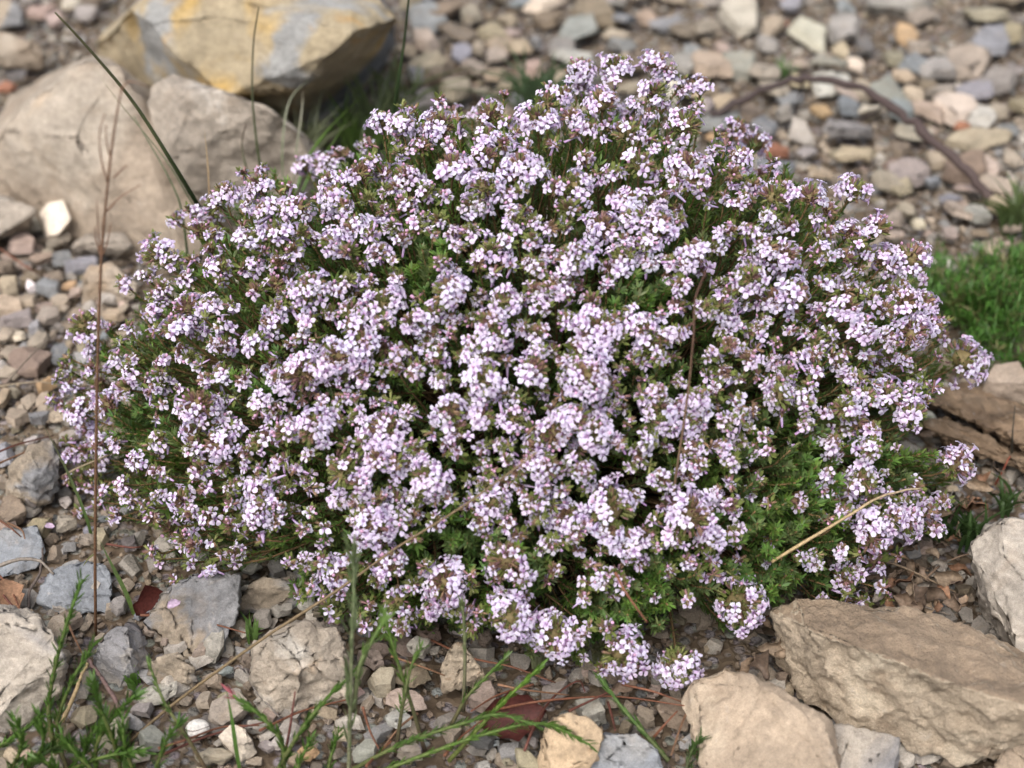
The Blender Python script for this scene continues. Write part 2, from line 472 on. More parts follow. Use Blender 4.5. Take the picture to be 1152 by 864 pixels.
tex_rock("boulder", "yellow boulder with a blue-grey top at the upper left",
         [(105, 50, .06), (150, 8, .12), (190, -25, .14), (300, -45, .15), (390, -30, .15), (448, 20, .125), (396, 36, .135), (372, 62, .12), (333, 98, .09),
          (250, 110, .08), (125, 85, .04), (120, 115, .0), (200, 130, 0), (330, 150, .0), (400, 115, .0), (440, 70, .0), (200, -40, 0), (420, -20, 0)], m_yel, .01, .005, .0050, 8, .9, 1.1, 6)
# stones of the left edge
tex_rock("rock", "grey-tan rock wedged against the left end of the big tan boulder",
         [(-30, 228, .02), (0, 221, .035), (22, 224, .035), (38, 238, .03), (35, 250, .02), (-5, 268, .02), (-30, 270, .02), (-30, 275, 0), (40, 262, 0), (0, 225, 0)], m_grysl, .06, .005, .003, 11)
tex_rock("rock", "small cream-white block in front of the big tan boulder",
         [(44, 239, .022), (54, 228, .03), (71, 225, .03), (80, 246, .024), (66, 264, .015), (55, 266, .012), (52, 270, 0), (76, 262, 0), (47, 246, 0), (72, 240, 0)],
         stone_mat("cream_white_stone", (.64, .56, .46), None, .9, .8), .04, .003, .0006, 12, .3, 0, 0)
tex_rock("rock", "brown-grey slab with a shaded front lying under the big tan boulder",
         [(80, 276, .018), (100, 262, .022), (140, 266, .022), (149, 277, .02), (143, 288, .006), (98, 290, .004), (84, 285, .004), (120, 262, 0), (90, 275, 0), (149, 285, 0)], m_grysl, .05, .004, .0025, 13)
tex_rock("rock", "tan block with a flat top right of the grey slabs by the stalk",
         [(90, 316, .02), (100, 300, .024), (130, 296, .024), (152, 318, .02), (150, 335, .012), (135, 348, .0), (95, 336, .006), (96, 345, 0), (150, 340, 0), (110, 300, 0)], m_tanb, .06, .004, .0025, 14)
tex_rock("rock", "tan-brown rock split by a pale crack at the left edge of the bush",
         [(9, 548, .016), (14, 520, .03), (34, 505, .034), (58, 494, .032), (69, 515, .03), (66, 533, .026), (45, 544, .03), (62, 566, .006), (40, 575, .0), (12, 560, .004), (60, 500, 0), (20, 520, 0)], m_slab, .05, .004, .003, 15)
tex_rock("rock", "flat blue-grey slab at the left edge below the brown rounded stone",
         [(-25, 612, .012), (10, 594, .014), (42, 590, .014), (50, 618, .012), (40, 640, .006), (0, 650, .006), (-25, 648, .004), (45, 630, 0), (0, 600, 0)], m_blue, .05, .004, .002, 16)
tex_rock("rock", "blue-grey slab with wet glints behind the upright dry stalk",
         [(44, 672, .012), (62, 645, .015), (95, 628, .016), (124, 634, .014), (130, 668, .010), (118, 690, .004), (70, 692, .004), (46, 682, 0), (125, 685, 0), (80, 630, 0)], m_blue, .05, .004, .0025, 17)
# the lower left
tex_rock("rock", "pale layered rock cut off by the lower left corner",
         [(-40, 690, .05), (10, 684, .052), (46, 690, .048), (60, 715, .045), (70, 742, .036), (62, 775, .022), (40, 805, .008), (-40, 825, .01), (-40, 840, 0), (66, 790, 0), (20, 690, 0), (-40, 690, 0)], m_lay, .05, .005, .004, 18)
tex_rock("rock", "tan slab shading to blue-grey on its right beside the dark red bark curl",
         [(160, 700, .012), (178, 668, .026), (215, 648, .034), (248, 640, .034), (268, 650, .03), (266, 690, .02), (246, 735, .004), (215, 742, .002), (172, 722, .002), (255, 645, 0), (180, 680, 0)], m_slab, .05, .004, .0035, 19)
tex_rock("rock", "brownish flat rock beneath the bush edge next to the white petal",
         [(262, 682, .008), (280, 660, .018), (300, 650, .02), (318, 656, .018), (338, 664, .014), (334, 680, .004), (300, 690, .003), (270, 690, 0), (335, 685, 0), (300, 652, 0)], m_slab, .06, .004, .0025, 20)
tex_rock("rock", "pale grey block with a dark right side below the dry stalk",
         [(106, 735, .016), (118, 714, .024), (138, 702, .027), (143, 705, .027), (147, 738, .022), (150, 765, .006), (135, 776, .002), (112, 768, .002), (166, 722, .008), (166, 760, 0), (110, 745, 0)], m_lay, .05, .004, .0025, 21)
tex_rock("rock", "tan rock with a blue-grey patch in front of the tan slab",
         [(165, 752, .014), (182, 737, .022), (200, 734, .022), (216, 746, .018), (222, 766, .008), (205, 782, .002), (172, 778, .002), (220, 775, 0), (175, 745, 0)], m_slab, .06, .004, .0025, 22)
tex_rock("rock", "rust-streaked cream rock in front of the bush's left half",
         [(286, 735, .028), (300, 715, .038), (322, 703, .042), (350, 702, .042), (385, 710, .036), (398, 740, .028), (392, 775, .014), (365, 795, .005), (330, 808, .002), (292, 790, .006), (288, 800, 0), (395, 790, 0), (320, 705, 0), (340, 745, .036)], m_rust, .05, .004, .004, 23)
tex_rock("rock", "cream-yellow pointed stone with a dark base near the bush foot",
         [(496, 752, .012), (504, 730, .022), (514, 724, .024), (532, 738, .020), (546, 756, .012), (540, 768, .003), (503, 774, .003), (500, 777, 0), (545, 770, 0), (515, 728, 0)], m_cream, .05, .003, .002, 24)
tex_rock("rock", "orange-tan rounded rock on the photo's bottom edge beside a blue-grey one",
         [(607, 830, .02), (622, 808, .03), (645, 802, .031), (678, 822, .024), (672, 845, .02), (655, 875, .006), (620, 880, .004), (607, 855, .004), (670, 870, 0), (630, 805, 0)], m_orange, .10, .004, .002, 25)
tex_rock("rock", "flat blue-grey rock on the photo's bottom edge below the bush",
         [(655, 842, .018), (672, 826, .022), (715, 828, .022), (740, 842, .018), (748, 868, .01), (740, 890, 0), (660, 890, 0), (652, 868, .008), (700, 826, 0)], m_blue, .05, .004, .002, 26)
# the lower right
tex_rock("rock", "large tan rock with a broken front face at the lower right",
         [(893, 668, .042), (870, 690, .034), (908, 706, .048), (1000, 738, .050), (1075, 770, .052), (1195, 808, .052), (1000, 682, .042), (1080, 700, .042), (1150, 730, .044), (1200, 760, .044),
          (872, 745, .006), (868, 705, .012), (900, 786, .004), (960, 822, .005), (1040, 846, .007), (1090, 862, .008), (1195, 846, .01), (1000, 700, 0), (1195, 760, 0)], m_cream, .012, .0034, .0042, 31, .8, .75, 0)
tex_rock("rock", "tan rock with a smooth sloping top in front of the large broken-faced rock",
         [(763, 780, .016), (778, 765, .026), (815, 748, .034), (842, 757, .036), (858, 775, .038), (900, 800, .038), (938, 818, .036), (950, 850, .034), (962, 900, .03), (800, 900, .01),
          (776, 815, .012), (790, 850, .008), (770, 790, 0), (800, 900, 0), (960, 900, 0), (850, 765, 0), (940, 830, 0)], m_top, .05, .004, .003, 32, .5)
tex_rock("rock", "small grey-tan slab under the large broken-faced rock at the bottom edge",
         [(936, 816, .018), (960, 818, .02), (1012, 831, .018), (1006, 862, .008), (1000, 895, .004), (930, 895, .01), (1010, 870, 0), (940, 820, 0)], m_lay, .05, .004, .002, 33)
tex_rock("rock", "pale ridged rock at the right edge beyond the leaf litter",
         [(1089, 612, .04), (1104, 594, .048), (1126, 580, .052), (1160, 588, .05), (1210, 600, .05), (1210, 720, .04), (1150, 735, .025), (1128, 715, .02), (1098, 668, .018), (1100, 690, 0), (1150, 752, 0), (1210, 750, 0), (1120, 600, 0), (1200, 600, 0)], m_ridge, .04, .004, .0035, 34, .6)
tex_rock("rock", "tan rock tip in the lower right corner",
         [(1113, 862, .012), (1130, 838, .02), (1160, 822, .024), (1210, 820, .024), (1210, 900, .01), (1115, 900, 0), (1210, 900, 0), (1150, 830, 0)], m_top, .06, .004, .002, 35)
# upper left backdrop stones
tex_rock("rock", "pale tan flat rock at the upper left corner above the big boulder",
         [(-30, 45, .015), (0, 36, .03), (38, 50, .03), (52, 62, .022), (48, 78, .006), (0, 74, .006), (-30, 75, 0), (45, 80, 0), (10, 40, 0)], m_tanb, .06, .006, .003, 36)
tex_rock("rock", "brown stone in the very top left corner",
         [(-30, 5, .015), (5, -5, .025), (25, 8, .02), (24, 28, .006), (-30, 34, 0), (28, 30, 0), (0, 0, 0)], m_slab, .08, .006, .003, 37)
for a in ("45 22 26 20 pink", "82 12 18 20 cream", "100 8 40 14 brown", "98 22 26 14 grey", "62 30 20 16 pink", "80 50 16 12 pale", "20 90 26 12 dark", "8 102 20 12 rust", "35 5 24 12 grey"):
    x, y, w, h, c = a.split(); place_stone(float(x), float(y), float(w), float(h), c)
for item in HAND.replace("\n", ";").split(";"):  # dark stone beside the pale grey block stands in for its shaded side
    t = item.split()
    place_stone(float(t[0]), float(t[1]), float(t[2]), float(t[3]), t[4], float(t[5]) if len(t) > 5 else None)

# more loose stones where the photograph shows them lying thick
taken = [(s["px"], s["py"], max(s["o"].dimensions.x, .01) / .0006) for s in STONES]
ZONES = [((455, 1152), (-8, 260), 70), ((0, 160), (330, 640), 12), ((0, 260), (590, 864), 10), ((240, 800), (640, 864), 12)]
for (x0, x1), (y0, y1), n in ZONES:
    k = 0; tries = 0
    while k < n and tries < 3000:
        tries += 1
        px, py = rnd.uniform(x0, x1), rnd.uniform(y0, y1)
        w = rnd.uniform(22, 54) if x0 == 455 else rnd.uniform(15, 32); h = w * rnd.uniform(.5, .85)
        if 300 < px < 1000 and 150 < py < 640 and (x0 == 455): continue
        if any(math.hypot(px - a, (py - b) * 1.3) < (w + c) * (.27 if x0 == 455 else .34) for a, b, c in taken): continue
        taken.append((px, py, w)); k += 1
        place_stone(px, py, w, h, rnd.choice(["tan"] * 4 + ["ochre"] * 3 + ["grey"] * 4 + ["brown"] * 3 + ["blue"] * 3 + ["pale"] * 2 + ["pink", "olive", "cream"]), rnd.uniform(-40, 40))

# ------------------------------------------------------------------ ground and gravel
def ground():
    n = 260
    u = np.linspace(-1, 1, n)
    ax = 1.0 * u + 45 * np.sign(u) * np.abs(u) ** 9
    X, Y = np.meshgrid(ax, ax + .35)
    Z = np.array([[gh(x, y) for x, y in zip(rx, ry)] for rx, ry in zip(X, Y)]) - .002
    V = np.stack([X, Y, Z], -1).reshape(-1, 3)
    i = np.arange((n - 1) * (n - 1)); r, c = i // (n - 1), i % (n - 1); a = r * n + c
    F = np.concatenate([np.stack([a, a + 1, a + n], 1), np.stack([a + 1, a + n + 1, a + n], 1)])
    m, nt, out = new_mat("stony_earth")
    tc = N(nt, "ShaderNodeTexCoord")

    def noi(sc, det=6):
        k = N(nt, "ShaderNodeTexNoise"); k.inputs["Scale"].default_value = sc; k.inputs["Detail"].default_value = det
        nt.links.new(tc.outputs["Object"], k.inputs["Vector"]); return k.outputs[0]
    base = mix(nt, ramp(nt, noi(9), .35, .65), (.105, .078, .053), (.18, .14, .10))
    base = mix(nt, ramp(nt, noi(160), .4, .62), base, (.10, .073, .05))
    vo = N(nt, "ShaderNodeTexVoronoi"); vo.inputs["Scale"].default_value = 170; vo.inputs["Randomness"].default_value = 1
    nt.links.new(tc.outputs["Object"], vo.inputs["Vector"])
    hsv = N(nt, "ShaderNodeHueSaturation"); hsv.inputs["Saturation"].default_value = .14; hsv.inputs["Value"].default_value = .5
    nt.links.new(vo.outputs["Color"], hsv.inputs["Color"])
    base = mix(nt, ramp(nt, vo.outputs["Distance"], .35, .55, .55, 0), base, hsv.outputs[0])
    bp = N(nt, "ShaderNodeBump"); bp.inputs["Strength"].default_value = 1.0; bp.inputs["Distance"].default_value = .006
    nt.links.new(mix(nt, .5, noi(300, 8), vo.outputs["Distance"], "DIFFERENCE"), bp.inputs["Height"])
    b = N(nt, "ShaderNodeBsdfPrincipled"); b.inputs["Roughness"].default_value = .95; b.inputs["Specular IOR Level"].default_value = .15
    nt.links.new(base, b.inputs["Base Color"]); nt.links.new(bp.outputs[0], b.inputs["Normal"]); nt.links.new(b.outputs[0], out.inputs[0])
    acc = Acc(); acc.add(V, F, (.2, .15, .1))
    tag(acc.build("ground", m), kind="structure")


ground()


def hull_template(seed):
    rr = random.Random(seed)
    pts = loose_points(1, rr.uniform(.55, 1), rr.uniform(.25, .5), seed, rr.choice([2.2, 3, 4]))
    bm = bmesh.new()
    for p in pts: bm.verts.new(p)
    r = bmesh.ops.convex_hull(bm, input=bm.verts, use_existing_faces=False)
    bmesh.ops.delete(bm, geom=[g for g in r["geom_interior"] if isinstance(g, bmesh.types.BMVert)], context="VERTS")
    bmesh.ops.bevel(bm, geom=list(bm.edges), offset=.012, segments=1, affect="EDGES", clamp_overlap=True)
    bmesh.ops.triangulate(bm, faces=bm.faces)
    bm.verts.ensure_lookup_table(); bm.verts.index_update()
    V = np.array([v.co[:] for v in bm.verts]); F = np.array([[v.index for v in f.verts] for f in bm.faces]); bm.free()
    return V, F


def rot_zxy(n):
    a = rng.uniform(0, 2 * math.pi, n); b = rng.normal(0, .36, n); c = rng.normal(0, .36, n)
    def m(ax, t):
        M = np.tile(np.eye(3), (n, 1, 1)); i, j = [(1, 2), (0, 2), (0, 1)][ax]
        M[:, i, i] = np.cos(t); M[:, j, j] = np.cos(t); M[:, i, j] = -np.sin(t); M[:, j, i] = np.sin(t); return M
    return m(0, b) @ m(1, c) @ m(2, a)


def gravel():
    acc = Acc()
    names = ["tan"] * 8 + ["grey"] * 9 + ["brown"] * 5 + ["ochre"] * 2 + ["blue"] * 3 + ["pale"] * 6 + ["pink", "pink", "olive", "dark"]
    pal = np.array([PAL[c] for c in names])
    tmpl = [hull_template(100 + i) for i in range(14)]
    for (n, lo, hi, x0, x1, y0, y1) in ((26000, .0016, .0062, -.60, .62, -.32, .35), (5600, .007, .019, -.62, .66, -.32, .45), (11000, .005, .014, -1.0, 1.0, .15, 1.6), (12000, .003, .0085, -.8, .8, .12, 1.0), (3400, .014, .038, -1.3, 1.3, -.35, 1.9), (9000, .004, .013, -1.3, 1.3, -.4, 1.2)):
        per = n // len(tmpl)
        for V, F in tmpl:
            x = rng.uniform(x0, x1, per); y = rng.uniform(y0, y1, per)
            if x1 > 1.2:               # only where no single stones were laid out
                rel_ = np.stack([x, y - CAM_Y, np.full(per, -CAM_H)], 1); w_ = rel_ @ FWD
                u_, v_ = rel_ @ RT / w_ * FPX + 576, 432 - rel_ @ UP / w_ * FPX
                k_ = ~((w_ > 0) & (u_ > 5) & (u_ < 1147) & (v_ > 5) & (v_ < 870)); x, y = x[k_], y[k_]
            nk = len(x); s = lo + (hi - lo) * rng.beta(1.1, 2.2, nk)
            z = np.array([gh(a, b) for a, b in zip(x, y)])
            M = rot_zxy(nk)
            W = np.einsum("nij,mj->nmi", M, V) * s[:, None, None]
            W += np.stack([x, y, z + s * .10], -1)[:, None]
            C = (pal[rng.integers(0, len(pal), nk)] * .68 + np.array([.29, .25, .205]) * .32) * rng.uniform(.75, 1.2, (nk, 1))
            if hi > .012 and y0 > 0: C = C * .82
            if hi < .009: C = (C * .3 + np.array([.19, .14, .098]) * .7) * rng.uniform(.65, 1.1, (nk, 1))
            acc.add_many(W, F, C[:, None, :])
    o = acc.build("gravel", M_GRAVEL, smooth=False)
    tag(o, "loose grey and tan stone chips covering the ground round the bush", "gravel", kind="stuff")


gravel()

# ------------------------------------------------------------------ the flowering bush
HEADS_TXT = """245 230 20,237 240 15,254 217 18,290 210 22,300 236 18,325 237 18,312 262 20,225 260 17,242 263 13,280 270 18,177 287 25,165 312 14,185 325 16,247 300 18,210 315 15
210 345 20,237 342 18,172 350 12,200 370 22,230 372 13,185 372 10,95 366 25,157 387 16,287 385 18,307 362 20,315 295 16,310 320 16,287 300 14,330 280 16,287 327 12,332 325 10
430 137 19,452 140 20,495 142 28,475 165 16,450 172 12,552 130 22,547 155 20,605 135 28,565 162 16,405 195 20,432 195 16,457 200 22,445 212 12,415 225 14,510 190 28,545 177 24,585 190 30,480 215 14
545 210 24,457 232 18,477 245 10,532 232 24,570 222 18,580 245 18,375 220 18,387 232 14,337 235 20,400 255 20,370 240 14,340 262 14,375 272 20,417 262 14,427 285 18,455 270 14,442 255 12,392 282 14
402 297 10,497 297 14,550 282 18,538 297 16,510 262 10,600 250 12,597 297 14,330 282 12,335 300 10
652 80 24,695 77 26,737 72 20,752 82 14,736 104 21,786 98 19,632 107 18,677 117 26,615 120 24,642 133 18,662 145 14,705 152 26,684 145 14,770 142 28,772 187 26,832 178 20,785 203 18,762 200 14,825 197 16
720 185 26,690 197 16,605 192 18,647 210 26,627 212 16,640 235 20,710 226 20,725 220 14,745 225 14,692 222 12,762 237 8,677 255 26,707 247 18,740 255 26,840 227 16,870 222 24,847 210 14,820 260 14,865 257 12,830 232 16
876 215 24,911 222 22,959 215 24,931 237 16,986 257 21,956 262 18,929 262 12,924 287 18,974 287 16,996 295 22,1024 292 28,951 290 16,886 287 20,871 295 24,894 330 24,869 337 20,889 350 16,936 316 10
954 345 20,1019 340 22,1039 340 18,996 350 16,1049 365 18,906 375 10,931 385 12,971 372 20,1026 375 26,999 382 18,1059 380 14,1083 405 34
871 410 10,886 420 16,876 445 20,916 420 12,944 410 14,966 425 14,976 445 14,999 400 14,989 412 16,1014 407 14,999 445 26,1026 437 16,1026 467 25,949 460 20,964 475 18,949 482 16,924 492 12,939 510 12,979 505 18
929 535 10,954 535 8,971 540 22,956 550 10,1076 522 27,984 580 26,1004 582 20,1019 585 20,949 577 12,989 597 18,980 604 26,1020 592 20,985 632 16,962 645 12,915 635 12,890 647 9,950 675 7,997 672 6,1045 575 12,947 582 14
77 402 8,65 427 7,57 450 6,145 417 12,142 437 18,90 462 24,122 457 22,102 482 18,115 490 12,130 500 10,97 507 14,117 515 10,77 540 8,92 547 8,110 539 6,137 545 14,150 562 14,205 395 12,180 422 12,187 432 12,177 450 8
222 457 29,250 432 7,245 452 12,220 485 20,262 485 14,245 500 24,252 522 16,230 515 12,190 497 8,187 535 8,217 537 7,167 500 8,175 512 7,205 562 18,235 582 14,192 595 16,217 597 10,207 606 14,240 609 8,214 632 7,236 640 10
260 550 12,290 550 20,290 575 20,310 587 14,277 570 10,327 575 7,312 522 10,280 420 7,292 457 20,317 425 18,330 437 14,305 415 10,310 462 14,320 487 18,290 497 14,277 522 10
350 325 27,332 347 8,415 320 14,447 312 10,395 350 20,432 342 28,400 367 18,407 385 24,380 400 28,340 420 30,405 402 22,387 425 16,407 422 16,432 392 16,445 412 12,467 415 12,487 405 16,462 397 7,430 435 8,427 455 8,390 447 10
505 330 29,465 362 20,490 352 16,485 375 16,507 375 7,480 387 12,567 340 22,532 360 14,550 360 18,555 377 26,587 367 10,605 375 16,602 327 14,497 430 14,542 403 24,546 427 28,600 417 26,505 462 22,512 482 20,542 470 20,577 472 26
560 500 10,505 502 12,432 485 32,470 505 12,442 512 12,410 500 12,352 482 28,332 490 10,350 512 8,380 515 8,602 502 18
645 292 29,700 290 22,605 302 12,622 322 20,636 327 18,610 347 16,682 322 10,605 377 12,730 275 18,730 295 12,755 295 14,780 282 20,805 280 16,770 300 14,765 322 16,792 302 12,812 265 14
668 358 24,672 372 34,655 362 14,692 362 16,695 382 14,647 390 12,685 395 12,722 367 20,732 385 24,745 382 16,742 402 12,722 405 10,755 402 8,662 425 32,647 410 12,687 432 12,632 445 9,675 442 16,610 440 10,725 427 8,772 367 6
792 347 18,810 347 22,820 332 14,827 365 14,832 390 8,850 372 12,850 392 8,810 322 14,845 312 22,850 332 16,867 340 14,862 280 20,840 290 14,875 302 14,810 402 8,795 422 8,815 420 12,805 440 14,807 452 7,765 430 8
852 422 7,870 407 10,872 432 14,877 452 16,830 457 8,847 462 10,740 442 14,740 460 26,770 452 10,785 447 18,790 460 12,702 460 8,760 460 14,782 470 12,647 470 24,667 470 18,630 474 12
625 488 28,670 487 27,615 525 22,632 528 16,657 530 18,650 508 16,707 477 8,732 476 12,747 480 20,750 502 8,780 475 18,777 505 16,785 522 14,772 535 14,817 475 14,832 497 12,837 520 9,852 540 8,845 555 9
687 572 37,675 551 8,705 610 24,685 597 20,727 602 16,707 622 14,777 580 38,760 605 18,802 607 20,790 614 14,752 642 12,782 642 14,637 582 26,622 567 10,620 610 12,647 600 12,605 582 12,650 620 7,677 620 7,675 642 7,695 642 7
732 665 8,830 610 8,867 610 10,862 625 10,831 630 7,832 677 39
385 532 27,425 517 20,445 520 12,405 545 18,427 562 14,442 545 7,382 562 14,480 537 27,497 550 12,470 560 12,465 580 12,490 587 14,505 507 10,420 590 31,407 607 14,432 607 14,347 512 8,345 537 6,350 577 6,342 595 10,365 607 10
362 632 13,358 650 9,380 645 24,380 672 14,405 690 7,440 635 24,425 652 12,465 657 12,447 675 24,462 695 12,500 655 31,510 637 10,530 660 10,485 672 10,507 682 20,525 685 10
527 542 8,527 570 8,555 565 24,567 545 14,570 587 14,540 587 14,595 567 14,602 585 9,542 522 8,552 530 8,582 530 12,570 630 33,555 620 12,585 647 18,557 647 14
575 695 31,622 713 35,642 724 10,682 706 16,700 735 33,762 747 31,690 687 7,656 740 9"""
HEADS = [tuple(float(v) for v in h.split()) for h in HEADS_TXT.replace("\n", ",").split(",") if h.strip()]

EC, EA = np.array([.012, .0, .0]), np.array([.247, .185, .212])


def on_bush(px, py, push=1.0):
    """where the sight line meets the rounded surface of the bush (or passes it closest)"""
    d = nz(ray(px, py)); a = EA * push
    o, v = (O - EC) / a, d / a
    A, B, Cc = v @ v, o @ v, o @ o - 1
    disc = B * B - A * Cc
    t = (-B - math.sqrt(disc)) / A if disc > 0 else -B / A
    p = O + d * t
    if p[2] < .014: p = P(px, py, .014)
    return p


def grad(p): return nz((p - EC) / EA ** 2)


# one corolla: upper lip and a three-lobed lower lip round a throat, on a short tube
def corolla_template():
    V, F, C = [], [], []
    lilac, edge, throat = np.array([.745, .645, .86]), np.array([.84, .77, .94]), np.array([.50, .31, .56])
    def lobe(cx, cy, rx, ry, ang, notch=0):
        b = len(V); V.append((cx, cy, .02)); C.append(lilac)
        n = 8
        for i in range(n):
            a = 2 * math.pi * i / n
            x, y = math.cos(a) * rx, math.sin(a) * ry
            if notch and i == 2: y *= .72
            X, Y = x * math.cos(ang) - y * math.sin(ang), x * math.sin(ang) + y * math.cos(ang)
            X += cx; Y += cy; rr = math.hypot(X, Y)
            inner = rr < .42
            V.append((X, Y, -.26 * max(0, rr - .55) ** 1.5 - (.16 if inner else 0)))
            C.append(throat * .35 + lilac * .65 if inner else edge)
        for i in range(n): F.append((b, b + 1 + i, b + 1 + (i + 1) % n))
    lobe(0, -.66, .36, .40, 0)
    lobe(.60, -.10, .36, .38, math.pi / 2 - .25)
    lobe(-.60, -.10, .36, .38, -math.pi / 2 + .25)
    lobe(0, .52, .34, .34, 0, 1)
    b = len(V)
    for z, r, c in ((-.10, .26, throat), (-.55, .20, lilac), (-1.15, .12, throat)):
        for i in range(6):
            a = 2 * math.pi * i / 6; V.append((r * math.cos(a), r * math.sin(a), z)); C.append(c)
    for k in range(2):
        for i in range(6):
            p, q = b + k * 6 + i, b + k * 6 + (i + 1) % 6
            F += [(p, q, p + 6), (q, q + 6, p + 6)]
    V.append((0, 0, -.45)); C.append(throat * .6); e = len(V) - 1
    for i in range(6): F.append((b + i, e, b + (i + 1) % 6))
    return np.array(V), np.array(F), np.array(C)


COR_V, COR_F, COR_C = corolla_template()


def blob_template(nr=5, ns=6, tip=.75):
    V, F = [], []
    for i in range(nr):
        t = i / (nr - 1); r = math.sin(math.pi * min(.98, t * .93 + .04)) ** tip * .5
        for j in range(ns):
            a = 2 * math.pi * j / ns; V.append((r * math.cos(a), r * math.sin(a), t))
    for i in range(nr - 1):
        for j in range(ns):
            p, q = i * ns + j, i * ns + (j + 1) % ns
            F += [(p, q, p + ns), (q, q + ns, p + ns)]
    b = (nr - 1) * ns
    for j in range(1, ns - 1): F += [(b, b + j, b + j + 1), (0, j + 1, j)]
    return np.array(V), np.array(F)


BLB_V, BLB_F = blob_template()
# calyx: narrow bell with teeth
CAL_V, CAL_F = [], []
for t, r in ((0, .16), (.45, .30), (.78, .30)):
    for j in range(6):
        a = 2 * math.pi * j / 6; CAL_V.append((r * math.cos(a), r * math.sin(a), t))
for j in range(6):
    a = 2 * math.pi * (j + .5) / 6; CAL_V.append((.40 * math.cos(a), .40 * math.sin(a), 1.12))
for i in range(2):
    for j in range(6):
        p, q = i * 6 + j, i * 6 + (j + 1) % 6; CAL_F += [(p, q, p + 6), (q, q + 6, p + 6)]
for j in range(6): CAL_F.append((12 + j, 12 + (j + 1) % 6, 18 + j))
CAL_V, CAL_F = np.array(CAL_V), np.array(CAL_F)
# small leaf with a fold along its middle
LF_V = np.array([(0, 0, 0), (.5, 0, .32), (.15, .12, .66), (-.5, 0, .32 + .2), (0, -.18, .5), (0, .12, 1.0)]) * np.array([1, 1, 1])
LF_V[1] = (.5, .06, .45); LF_V[2] = (.36, .10, .75); LF_V[3] = (-.5, .06, .45); LF_V[4] = (0, -.08, .5)
LF_V = np.vstack([LF_V, [(-.36, .10, .75)]])
LF_F = np.array([(0, 1, 4), (4, 1, 2), (4, 2, 5), (0, 4, 3), (4, 6, 3), (4, 5, 6)])


def orient(T, pos, zdir, updir, sx, sz):
    """put template T at each pos with its z along zdir, its y towards updir"""
    z = nz(zdir); x = np.cross(updir, z); bad = np.linalg.norm(x, axis=1) < 1e-3
    x[bad] = np.cross(np.array([.3, .9, .2]), z[bad]); x = nz(x); y = np.cross(z, x)
    sx = np.asarray(sx)[..., None, None] if np.ndim(sx) else sx
    sz = np.asarray(sz)[..., None, None] if np.ndim(sz) else sz
    return (pos[:, None] + (T[None, :, 0:1] * x[:, None] + T[None, :, 1:2] * y[:, None]) * sx + T[None, :, 2:3] * z[:, None] * sz)


